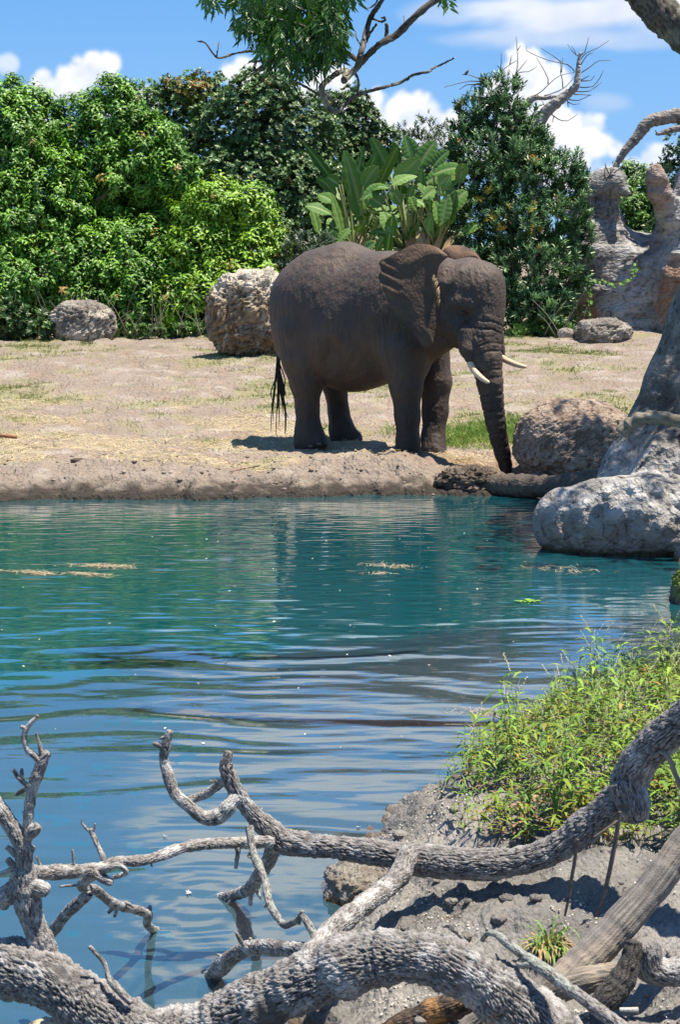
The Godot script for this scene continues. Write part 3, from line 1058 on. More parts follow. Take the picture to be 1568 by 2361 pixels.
	crown(t, "crown", lumps_of([[1155, 210, 36, 44, 28], [1118, 195, 36, 12, 12], [1195, 195, 36, 12, 12], [1160, 250, 36, 46, 24], [1095, 250, 36, 40, 22], [1085, 290, 36, 44, 24], [1150, 300, 36, 70, 30], [1215, 265, 35.9, 26, 24], [1225, 320, 35.8, 36, 26], [1070, 325, 35.8, 36, 24], [1140, 355, 35.8, 100, 36], [1215, 360, 35.8, 70, 30], [1255, 330, 35.6, 20, 20],
		[1110, 420, 35.6, 80, 50], [1200, 420, 35.5, 90, 45], [1285, 400, 35.5, 60, 40], [1325, 425, 35.3, 30, 34], [1120, 520, 35.4, 80, 66], [1210, 520, 35.2, 90, 60], [1295, 500, 35.2, 60, 44], [1330, 545, 35.0, 34, 34], [1100, 620, 35.2, 70, 66], [1200, 625, 35.0, 110, 70], [1290, 620, 35.0, 60, 60], [1110, 715, 35.0, 60, 50], [1200, 715, 34.8, 100, 52], [1280, 710, 34.9, 50, 48]]),
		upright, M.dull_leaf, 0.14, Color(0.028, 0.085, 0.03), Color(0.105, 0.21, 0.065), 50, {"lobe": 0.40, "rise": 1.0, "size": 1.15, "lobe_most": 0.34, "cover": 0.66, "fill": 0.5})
	crown(t, "yellow_leaves", lumps_of([[1100, 470, 34.8, 40, 50], [1200, 500, 34.6, 50, 30], [1165, 745, 34.2, 16, 16]]), upright, M.leaf, 0.3, Color(0.22, 0.20, 0.02), Color(0.34, 0.3, 0.04), 51, {"lobe": 0.4, "cover": 0.25})
	# low growth at the foot of the hedge
	t = thing("bush", "small grey-green bush at the elephant's rump in front of the dark tree", "bush", at(700, 770, 34.5))
	wood_of(t, "stem", [[700, 775, 34.5, 4], [702, 620, 34.5, 2]], brown)
	crown(t, "crown", lumps_of([[700, 590, 34.5, 46, 48], [745, 580, 34.6, 30, 34], [665, 630, 34.4, 30, 40]]), upright, M.dull_leaf, 0.15, Color(0.05, 0.085, 0.045), Color(0.12, 0.17, 0.09), 52, {"lobe": 0.4})
	t = thing("bush", "low dark bush in front of the grey boulder at the left", "bush", at(100, 775, 33.0))
	wood_of(t, "stem", [[100, 778, 33, 3], [100, 750, 33, 2]], brown)
	crown(t, "crown", lumps_of([[102, 760, 33.0, 26, 20], [50, 745, 33.4, 46, 32], [5, 740, 33.4, 50, 40]]), rosette, M.dull_leaf, 0.13, Color(0.025, 0.06, 0.018), Color(0.08, 0.16, 0.035), 53, {"lobe": 0.4})
	var a := Acc.new()
	rng.seed = 5
	for k in 54:
		var x := rng.randf_range(10, 470) if k < 48 else rng.randf_range(1240, 1330)
		var p := at(x, 772, 33.6)
		var q := p + Vector3(rng.randf_range(-0.6, 0.6), rng.randf_range(0.35, 1.0), rng.randf_range(-0.2, 0.3))
		tube(a, [[p, 0.006], [p.lerp(q, 0.5) + Vector3(rng.randf_range(-0.06, 0.06), 0.05, 0), 0.005], [q, 0.002]], {"sides": 4, "step": 0.3, "dark": Color(0.2, 0.17, 0.14), "light": Color(0.34, 0.3, 0.26)})
	solo("undergrowth", a.mesh(), M.twig, "thin bare grey twigs along the foot of the hedge", "undergrowth", "", "stuff")
	# low green fringe along the hedge
	var hem := thing("ground_cover", "fringe of low green leaves where hedge meets sand", "ground cover", at(400, 774, 34.0), "", "stuff")
	var strip := []
	for k in 34:
		var x := 255.0 + k * 6.6 if k < 32 else 1160.0 + k
		strip.append([x, 768 - (k * 7 % 5) * 2, 33.8, 13, 9])
	for k in 22:
		strip.append([1150 + k * 8, 764 - (k * 5 % 7) * 2, 34.2, 14, 10])
	crown(hem, "leaves", lumps_of(strip), rosette, M.leaf, 0.16, Color(0.04, 0.10, 0.02), Color(0.11, 0.22, 0.04), 54, {"lobe": 0.6})
	# far wooded hill seen through the trunk's fork
	t = thing("hill_thicket", "sunlit green thicket on the hill seen through the fork of the great trunk", "thicket", at(1460, 700, 62.0), "", "stuff")
	crown(t, "leaves", lumps_of([[1450, 430, 62, 60, 45], [1500, 480, 61, 60, 60], [1430, 500, 60, 66, 60], [1490, 560, 60, 90, 60], [1560, 470, 63, 60, 50], [1400, 580, 60, 60, 60], [1465, 400, 62, 26, 22]]), droop, M.leaf, 0.3, Color(0.035, 0.10, 0.02), Color(0.11, 0.23, 0.03), 55, {"lobe": 0.3, "size": 1.5})
	for k in 5:
		var x: float = [-170, -330, 1700, 1850, 1640][k]
		var w: float = [36, 37, 40, 42, 60][k]
		t = thing("broad_leaved_tree", ["dark green tree just beyond the left edge of the hedge", "green tree farthest left of the hedge", "tree behind the great trunks at the right", "farthest right tree behind the great trunks", "hill tree behind the great trunks"][k], "tree", at(x, 775, w))
		wood_of(t, "trunk", [[x, 780, w, 16], [x, 560, w, 12], [x, 400, w, 6]], grey)
		crown(t, "crown", lumps_of([[x, 380, w, 110, 130], [x - 30, 560, w - 1, 130, 130], [x + 30, 680, w - 1, 130, 110]]), rosette, M.dull_leaf, 0.26, Color(0.02, 0.06, 0.014), Color(0.07, 0.15, 0.03), 60 + k, {"lobe": 0.34, "size": 1.5})
	make_paddle_plants()


# ---------------------------------------------------------------- big paddle leaves

func paddle(a: Acc, root: Vector3, heel: Vector3, tip: Vector3, wide: float, droop: float, face_: Vector3, col: Color, rib: Color) -> void:
	tube(a, [[root, 0.034], [root.lerp(heel, 0.55) + Vector3(0, 0.06, 0), 0.026], [heel, 0.018]], {"sides": 5, "step": 0.3, "dark": rib, "light": rib})
	var axis := tip - heel
	var l := axis.length()
	axis /= l
	var side := axis.cross(face_).normalized()
	var n := side.cross(axis).normalized()
	if n.dot(face_) < 0:
		n = -n
	var first := a.v.size()
	var nu := 9
	var nv := 40
	for j in nv:
		var t := float(j) / (nv - 1)
		var wv := wide * 0.5 * pow(sin(PI * pow(t, 0.78) * 0.985 + 0.02), 0.62)
		var mid := heel + axis * (l * t) - Vector3.UP * (droop * l * t * t * t)
		for i in nu:
			var f := (i - 4) / 4.0
			var ripple := 0.003 * sin(t * 40.0 + signf(f) * 1.3) * absf(f)
			if absf(f) > 0.4:
				var torn := fine.get_noise_2d(heel.x * 40.0 + signf(f) * 9.0, t * 9.0)
				f *= 1.0 - 0.16 * smoothstep(0.4, 0.8, torn)
			var p := mid + side * (wv * f * (0.94 + 0.06 * absf(f))) + n * (absf(f) * wv * 0.42 - f * f * wv * 0.30 + ripple)
			var c := col if absf(f) > 0.05 else rib
			c = c * (0.97 + 0.06 * fine.get_noise_2d(t * 40.0, heel.x * 9.0))
			c = c.lerp(Color(0.30, 0.24, 0.08), smoothstep(0.75, 1.0, absf(f)) * 0.18)
			a.put(p, c)
	a.grid(first, nu, nv, false)


func make_paddle_plants() -> void:
	# each leaf: where the blade begins and ends in the view, its width there, distance, droop, tone (0 deep green, 1 pale)
	var sets := [
		["tall plant with big paddle-shaped leaves, leftmost of the fan behind the elephant", [820, 575, 35.9],
			[[842, 520, 794, 330, 66, 38.0, 0.05, 0.6], [800, 500, 745, 440, 40, 38.2, 0.1, 0.5], [790, 545, 762, 440, 44, 37.6, 0.0, 0.9], [770, 420, 700, 325, 30, 39.0, 0.0, 0.1], [775, 450, 730, 395, 34, 38.4, 0.2, 0.3], [760, 400, 712, 345, 34, 39.0, 0.0, 0.0], [812, 470, 838, 330, 36, 38.6, 0.0, 0.3], [830, 460, 868, 340, 38, 38.4, 0.05, 0.5], [800, 580, 740, 510, 40, 37.4, 0.2, 0.8], [850, 470, 830, 380, 36, 38.8, 0, 0.4], [780, 560, 810, 520, 44, 37.2, 0.1, 0.85], [735, 540, 715, 455, 34, 38.2, 0.1, 0.5]]],
		["plant with pale sunlit paddle leaves in the middle of the fan behind the elephant", [945, 575, 35.6],
			[[872, 430, 918, 326, 58, 37.8, 0.04, 0.5], [900, 400, 856, 312, 44, 38.4, 0.0, 0.6], [918, 380, 905, 325, 36, 38.6, 0.0, 0.4], [955, 370, 935, 310, 52, 38.0, 0.02, 0.6], [965, 385, 1005, 318, 58, 37.8, 0.04, 0.55], [912, 425, 968, 354, 60, 37.4, 0.08, 1.0], [904, 426, 962, 392, 44, 37.2, 0.16, 1.0], [970, 435, 972, 385, 34, 37.4, 0.0, 0.4], [854, 436, 896, 424, 44, 37.2, 0.2, 0.2], [845, 480, 838, 450, 46, 37.0, 0.3, 0.9], [884, 490, 902, 534, 44, 37.0, 0.3, 0.7], [925, 470, 900, 430, 40, 37.2, 0.2, 0.7], [940, 470, 955, 420, 38, 37.2, 0.1, 0.4], [900, 545, 905, 490, 40, 37.0, 0.1, 0.15], [838, 580, 866, 553, 40, 36.6, 0.1, 0.95], [868, 582, 885, 540, 34, 36.8, 0.1, 0.5], [893, 585, 900, 530, 38, 36.8, 0.05, 0.1]]],
		["plant with arching paddle leaves at the right of the fan, next to the tiered tree", [1010, 570, 35.2],
			[[998, 385, 1036, 342, 50, 37.6, 0.05, 0.25], [1000, 402, 1070, 376, 54, 37.2, 0.12, 0.35], [985, 420, 1030, 395, 44, 37.4, 0.1, 0.5], [1008, 440, 1055, 428, 50, 37.0, 0.25, 0.75], [1022, 522, 1000, 462, 62, 36.8, 0.0, 0.95], [1034, 520, 1052, 432, 50, 36.8, 0.05, 0.5], [1020, 515, 1034, 445, 50, 36.6, 0.0, 0.9], [990, 450, 1010, 410, 40, 37.4, 0.1, 0.5], [980, 470, 1000, 440, 40, 37.0, 0.2, 0.85], [955, 480, 945, 440, 36, 37.0, 0.3, 0.6], [1040, 400, 1072, 352, 34, 38.0, 0.0, 0.2], [1015, 420, 1062, 402, 40, 37.6, 0.2, 0.6]]]]
	for s in sets:
		var b = s[1]
		var foot := at(b[0], b[1] + 185, b[2])
		var t := thing("paddle_leaf_plant", s[0], "plant", foot, "plants with paddle leaves behind the elephant")
		var st := Acc.new()
		for k in 5:
			var f := at(b[0] + (k - 2) * 14, b[1] + 185, b[2] + (k % 2) * 0.3)
			tube(st, [[f, 0.09], [f.lerp(at(b[0] + (k - 2) * 18, b[1] + 20, b[2]), 0.6), 0.075], [at(b[0] + (k - 2) * 20, b[1] - 20, b[2]), 0.05]], {"sides": 7, "step": 0.2, "amp": 0.01, "along": 0.1, "dark": Color(0.16, 0.12, 0.06), "light": Color(0.30, 0.27, 0.14)})
		part("stem", st.mesh(), M.twig, t)
		for l in s[2]:
			var a := Acc.new()
			rng.seed = int(l[0] * 7 + l[1])
			var heel := at(l[0], l[1], l[5] - 2.2)
			var tip := at(l[2], l[3], l[5] - 2.2 + rng.randf_range(-0.25, 0.15))
			var root := at(lerpf(b[0], l[0], 0.25), lerpf(b[1], l[1], 0.15), b[2])
			var facing := Vector3(rng.randf_range(-0.7, 0.7), rng.randf_range(0.1, 0.9), rng.randf_range(0.45, 1.0)).normalized()
			var col := Color(0.035, 0.115, 0.016).lerp(Color(0.13, 0.25, 0.06), l[7])
			paddle(a, root, heel, tip, l[4] * 0.78 * mpp(l[5] - 2.2), l[6] + 0.04, facing, col, Color(0.24, 0.30, 0.13))
			part("leaf", a.mesh(), M.broad_leaf, t)
		for k in 14:
			var a := Acc.new()
			rng.seed = 900 + k * 17 + int(b[0])
			var hx: float = b[0] + rng.randf_range(-75, 75)
			var hy: float = b[1] - rng.randf_range(20, 150)
			var out: float = (hx - b[0]) / 75.0 + rng.randf_range(-0.6, 0.6)
			var tx: float = hx + out * rng.randf_range(35, 60)
			var ty := hy - rng.randf_range(15, 95) * (1.0 - absf(out) * 0.5) + (40.0 if rng.randf() < 0.25 else 0.0)
			var w: float = b[2] - rng.randf_range(0.0, 0.7)
			paddle(a, at(lerpf(b[0], hx, 0.3), b[1], b[2]), at(hx, hy, w), at(tx, ty, w - rng.randf_range(-0.3, 0.3)), rng.randf_range(26, 42) * mpp(w), rng.randf_range(0.05, 0.35), Vector3(rng.randf_range(-0.9, 0.9), rng.randf_range(0.1, 0.9), rng.randf_range(0.3, 1.0)).normalized(), Color(0.035, 0.115, 0.016).lerp(Color(0.13, 0.25, 0.06), rng.randf()), Color(0.24, 0.30, 0.13))
			part("leaf", a.mesh(), M.broad_leaf, t)
		for k in 7:
			rng.seed = k * 13 + int(b[0])
			var a := Acc.new()
			var f := at(b[0] + rng.randf_range(-50, 50), b[1] - 20 + rng.randf_range(-20, 10), b[2] - 0.2)
			var e := f + Vector3(rng.randf_range(-0.35, 0.35), rng.randf_range(-0.7, -0.3), 0.25)
			leaf(a, f, (e - f).normalized(), Vector3(0, 0.2, 1), (e - f).length(), 0.13, 0.2, Color(0.30, 0.22, 0.12), 6, 0.45, 0.5)
			part("dead_leaf", a.mesh(), M.dry, t)


# ---------------------------------------------------------------- artificial baobabs

func limb_list(f: Field, list: Array, k: float) -> void:
	for i in list.size() - 1:
		f.limb(list[i][0], list[i + 1][0], list[i][1], list[i + 1][1], k)


func weathered(a: Acc, from: int, low: Color, high: Color, stain: Color, amp: float, stretch: Vector3) -> void:
	for i in range(from, a.v.size()):
		var p := a.v[i]
		var q := p * stretch
		var n := fbm.get_noise_3dv(q)
		var c := mix3(low, high, 0.5 + n * 1.1)
		c = mix3(c, stain, smoothstep(0.12, 0.42, fbm.get_noise_3dv(p * 0.8 + Vector3(9, 1, 4))) * 0.6)
		var r := ridge.get_noise_3dv(q * 0.9)
		var crack := smoothstep(0.06, 0.0, cells.get_noise_3dv(p * Vector3(0.9, 2.0, 0.9) + Vector3(n, n * 0.4, n)) + 1.0)
		c = mix3(c, low * 0.35, crack * 0.8)
		a.c[i] = c
		a.v[i] = p + Vector3(0.3, 0.1, 1.0) * (amp * (r - 0.3)) + Vector3(0.2, 0.0, 0.8) * (amp * 0.7 * n)


func make_baobabs() -> void:
	var low := Color(0.225, 0.22, 0.215)
	var high := Color(0.43, 0.425, 0.42)
	var rust := Color(0.34, 0.225, 0.165)
	# two great trunks grown together behind the tiered tree
	var t := thing("artificial_baobab", "huge grey swollen baobab trunks with a curling limb and a broken stub, far right", "tree", at(1460, 770, 37.0))
	var lo := at(1260, 800, 37.0) - Vector3(0.5, 0.6, 2.6)
	var hi := at(1800, 240, 37.0) + Vector3(0.5, 0.2, 2.2)
	var f := Field.new(lo, hi, 0.075)
	limb_list(f, path([[1400, 790, 36.6, 85], [1400, 680, 36.6, 78], [1385, 590, 36.7, 74], [1375, 520, 36.8, 58], [1374, 470, 36.8, 46], [1388, 432, 36.7, 36], [1412, 418, 36.5, 28], [1428, 428, 36.3, 19]]), 0.22)
	limb_list(f, path([[1424, 436, 36.3, 13], [1446, 446, 36.1, 10]]), 0.08)
	limb_list(f, path([[1370, 540, 36.9, 40], [1325, 500, 37.3, 25], [1290, 470, 37.8, 18]]), 0.2)
	limb_list(f, path([[1400, 600, 36.8, 70], [1460, 640, 36.9, 90], [1460, 780, 36.7, 90]]), 0.25)
	limb_list(f, path([[1430, 585, 36.9, 52], [1490, 600, 37.0, 62]]), 0.2)
	limb_list(f, path([[1330, 790, 37.0, 50], [1340, 690, 37.1, 40], [1370, 620, 37.0, 40]]), 0.2)
	limb_list(f, path([[1590, 800, 36.2, 95], [1570, 640, 36.3, 80], [1580, 520, 36.4, 62], [1615, 420, 36.5, 50], [1680, 280, 36.6, 44], [1760, 120, 36.8, 36]]), 0.22)
	limb_list(f, path([[1550, 500, 36.0, 34], [1520, 440, 35.7, 26], [1513, 402, 35.6, 25]]), 0.12)
	f.limb(at(1530, 372, 35.4), at(1500, 365, 35.5), 12 * mpp(36.0), 13 * mpp(36.0), 0.05, Vector3.ZERO, 1.0, true)
	f.limb(at(1512, 560, 35.6), at(1520, 800, 34.6), 10 * mpp(36.0), 26 * mpp(36.0), 0.16, Vector3.ZERO, 1.0, true)
	f.limb(at(1435, 425, 35.3), at(1415, 460, 35.0), 14 * mpp(36.0), 16 * mpp(36.0), 0.08, Vector3.ZERO, 1.0, true)
	f.limb(at(1560, 640, 33.95), at(1568, 720, 33.7), 24 * mpp(36.0), 40 * mpp(36.0), 0.1, Vector3.ZERO, 1.0, true)
	var a := Acc.new()
	f.skin(a)
	weathered(a, 0, low, high, Color(0.13, 0.115, 0.105), 0.11, Vector3(0.9, 2.6, 0.9))
	for i in a.v.size():
		var p := a.v[i]
		# bare orange wood: the hollow at the right, the broken stub, the foot at the left
		var s := at(1512, 420, 36.0)
		var k1 := smoothstep(1.15, 0.75, Vector2((p.x - s.x) / 0.36, (p.y - s.y) / 0.62).length())
		s = at(1572, 690, 35.0)
		var k2 := smoothstep(1.1, 0.8, Vector2((p.x - s.x) / 0.36, (p.y - s.y) / 0.9).length() + 0.2 * fbm.get_noise_3dv(p * 2.0))
		s = at(1345, 735, 36.6)
		var k3 := smoothstep(1.1, 0.7, Vector2((p.x - s.x) / 0.26, (p.y - s.y) / 0.5).length() + 0.2 * fbm.get_noise_3dv(p * 2.0))
		var grain_ := 0.5 + 0.5 * fine.get_noise_3d(p.x * 9.0, p.y * 0.9, p.z * 9.0)
		a.c[i] = mix3(a.c[i], mix3(rust * 0.6, rust * 1.15, grain_), maxf(k1 * 0.55, maxf(k2, k3)))
	part("trunk", a.mesh(), M.baobab, t)
	# its long limb reaching left from beyond the right edge
	a = Acc.new()
	var ring := {"sides": 14, "step": 0.05, "bark": "ring", "amp": 0.02, "along": 0.06, "dark": Color(0.17, 0.15, 0.135), "light": Color(0.36, 0.335, 0.31), "lump": 0.1}
	tube(a, path([[1412, 402, 36.5, 6], [1425, 375, 36.5, 7], [1443, 347, 36.5, 9], [1468, 318, 36.5, 12], [1486, 293, 36.5, 14], [1500, 280, 36.5, 15], [1530, 272, 36.5, 16], [1570, 266, 36.5, 17], [1640, 262, 36.6, 22], [1720, 240, 36.7, 30]]), ring)
	part("limb", a.mesh(), M.baobab, t)
	a = Acc.new()
	tube(a, path([[1513, 308, 36.3, 2], [1520, 309, 36.3, 4], [1545, 301, 36.3, 7], [1600, 288, 36.4, 9], [1650, 270, 36.5, 12]]), ring)
	part("limb", a.mesh(), M.baobab, t)
	for tw in [[[1405, 400], [1396, 380], [1397, 375]], [[1397, 412], [1394, 398], [1399, 381]], [[1402, 410], [1412, 395], [1417, 385]], [[1417, 399], [1430, 388], [1436, 381]], [[1340, 405], [1343, 385], [1341, 366]], [[1344, 395], [1334, 380]], [[1360, 410], [1372, 421], [1388, 424]], [[1398, 416], [1408, 400], [1410, 385]], [[1516, 308], [1512, 300]], [[1519, 279], [1516, 268]]]:
		a = Acc.new()
		var l := []
		for q in tw.size():
			l.append([tw[q][0], tw[q][1], 35.7, 1.6 - 0.5 * q])
		tube(a, path(l), {"sides": 5, "step": 0.1, "dark": Color(0.06, 0.055, 0.05), "light": Color(0.1, 0.09, 0.08)})
		part("twig", a.mesh(), M.twig, t)
	# bare crown of the one behind
	t = thing("bare_tree", "bare grey dead tree with fine twigs rising behind the tiered tree", "tree", at(1240, 770, 39.5))
	ring.sides = 12
	ring.dark = Color(0.24, 0.215, 0.195)
	ring.light = Color(0.52, 0.485, 0.45)
	a = Acc.new()
	tube(a, path([[1245, 770, 39.5, 26], [1236, 480, 39.5, 20], [1237, 369, 39.5, 16], [1245, 293, 39.4, 14], [1255, 264, 39.4, 14], [1281, 239, 39.3, 12.5], [1309, 217, 39.3, 10.5], [1329, 198, 39.2, 8.5], [1333, 171, 39.2, 6.2], [1336, 135, 39.2, 3.8], [1341, 118, 39.2, 2]]), ring)
	part("trunk", a.mesh(), M.baobab, t)
	a = Acc.new()
	tube(a, path([[1284, 223, 39.4, 4], [1252, 226, 39.5, 5.5], [1234, 225, 39.6, 7], [1216, 237, 39.7, 9], [1195, 264, 39.8, 9.5], [1187, 300, 39.8, 10], [1195, 380, 39.6, 11], [1230, 450, 39.5, 12]]), ring)
	part("limb", a.mesh(), M.baobab, t)
	a = Acc.new()
	tube(a, path([[1165, 222, 40, 3], [1178, 250, 40, 6], [1185, 290, 39.9, 8]]), ring)
	part("limb", a.mesh(), M.baobab, t)
	a = Acc.new()
	tube(a, path([[1275, 372, 39.3, 3], [1260, 352, 39.4, 6], [1240, 340, 39.5, 9]]), ring)
	part("limb", a.mesh(), M.baobab, t)
	for tw in twig_lines():
		a = Acc.new()
		var l := []
		for q in tw.size():
			l.append([1003.5 + tw[q][0] * 0.36, 62.7 + tw[q][1] * 0.36, 39.4 - q * 0.05, lerpf(1.35, 0.6, float(q) / (tw.size() - 1))])
		tube(a, path(l), {"sides": 4, "step": 0.2, "dark": Color(0.11, 0.10, 0.095), "light": Color(0.2, 0.185, 0.17)})
		part("twig", a.mesh(), M.twig, t)
	# a bird on one of the twigs
	var bird := thing("bird", "small dark bird perched on a bare twig against the sky", "bird", at(1076, 172, 39.2))
	f = Field.new(at(1062, 182, 39.5), at(1092, 154, 38.9) + Vector3(0, 0, 0.2), 0.012)
	var bp := func(x, y): return at(x, y, 39.2)
	f.limb(bp.call(1074, 171), bp.call(1077.5, 166), 0.028, 0.03, 0.02)
	f.limb(bp.call(1078.5, 165), bp.call(1079.5, 162.5), 0.02, 0.021, 0.02)
	f.limb(bp.call(1080, 162.5), bp.call(1083, 163), 0.008, 0.003, 0.006)
	f.limb(bp.call(1073, 171), bp.call(1067, 172.5), 0.014, 0.010, 0.012)
	a = Acc.new()
	f.skin(a)
	for i in a.v.size():
		a.c[i] = Color(0.07, 0.055, 0.05) if a.v[i].y < bp.call(1078, 165).y else Color(0.2, 0.09, 0.07)
	part("body", a.mesh(), M.hair, bird)
	# creeper on the great trunk
	var vine := thing("creeper", "thin creeper of heart-shaped leaves trailing over the great grey trunk", "vine", at(1365, 740, 34.6))
	var line := [[1470, 600], [1466, 620], [1455, 640], [1440, 652], [1420, 655], [1400, 652], [1385, 646], [1366, 648], [1358, 660], [1357, 680], [1359, 700], [1358, 725], [1360, 738]]
	var buf := PackedFloat32Array()
	var lv := Acc.new()
	leaf(lv, Vector3.ZERO, Vector3(0, -0.8, 0.5).normalized(), Vector3(0, 0.4, 1), 0.085, 0.08, 0.1, Color.WHITE, 3, 0.35)
	var pts := []
	for q in line.size():
		var r := ray(line[q][0], line[q][1])
		var w := 33.5
		pts.append([baobab_face(line[q][0], line[q][1]), 0.008])
	a = Acc.new()
	tube(a, pts, {"sides": 4, "step": 0.1, "dark": Color(0.12, 0.09, 0.05), "light": Color(0.2, 0.15, 0.08)})
	part("stem", a.mesh(), M.twig, vine)
	rng.seed = 8
	for q in pts.size() - 1:
		for k in 4:
			var p: Vector3 = (pts[q][0] as Vector3).lerp(pts[q + 1][0], rng.randf())
			push(buf, Basis(Vector3.BACK, rng.randf_range(-1.2, 1.2)).scaled(Vector3.ONE * rng.randf_range(0.6, 1.1)), p + Vector3(rng.randf_range(-0.04, 0.04), rng.randf_range(-0.03, 0.05), 0.04), Color(0.06, 0.15, 0.02).lerp(Color(0.15, 0.3, 0.04), rng.randf()))
	many("leaves", lv.mesh(false), M.leaf, buf, vine)


func baobab_face(x: float, y: float) -> Vector3:
	# the trunk's front bulges towards the pond
	var bulge := cos((x - 1420.0) / 110.0) * 1.2 + 0.25
	return at(x, y, 36.65 - bulge * 1.35)


func twig_lines() -> Array:
	return [[[640, 440], [690, 405], [730, 365], [800, 310], [895, 290]], [[725, 365], [725, 330], [690, 260], [650, 195]], [[700, 440], [790, 410], [850, 370], [900, 310]], [[820, 390], [815, 330], [805, 290], [805, 210]], [[810, 290], [820, 195]],
		[[895, 285], [850, 240], [720, 210], [585, 150], [585, 120]], [[810, 225], [760, 185], [680, 135]], [[925, 190], [890, 165], [850, 110]], [[905, 180], [895, 150], [875, 120]], [[925, 190], [960, 160], [975, 110], [985, 65]], [[930, 210], [970, 165], [1040, 135], [1115, 85]],
		[[935, 240], [975, 180], [1015, 160]], [[940, 290], [1000, 250], [1050, 215], [1130, 215]], [[935, 340], [990, 310]], [[930, 345], [1000, 340], [1025, 310]], [[930, 385], [1010, 380], [1060, 320], [1080, 275]], [[900, 410], [990, 410], [1070, 350]], [[890, 430], [950, 432], [1000, 437]],
		[[850, 460], [920, 470], [1000, 430]], [[850, 480], [890, 495], [930, 490]], [[850, 470], [855, 515]], [[750, 560], [790, 590], [850, 600], [915, 555]], [[760, 570], [755, 610]],
		[[385, 370], [420, 290], [480, 240], [530, 210]], [[415, 290], [425, 230], [425, 165]], [[480, 240], [490, 180]], [[525, 280], [530, 200], [520, 60]], [[528, 150], [550, 115]], [[480, 350], [540, 290], [600, 285], [655, 250]], [[510, 310], [550, 260], [590, 210]],
		[[310, 352], [230, 345], [140, 362], [60, 385]], [[310, 345], [260, 320], [200, 300], [182, 302]], [[310, 365], [200, 370], [155, 400]], [[290, 368], [235, 380], [205, 470]], [[655, 570], [610, 530]], [[700, 500], [685, 470]], [[530, 470], [535, 400], [525, 360]], [[440, 400], [480, 360], [500, 330]]]


# ---------------------------------------------------------------- rocks and the root at the right

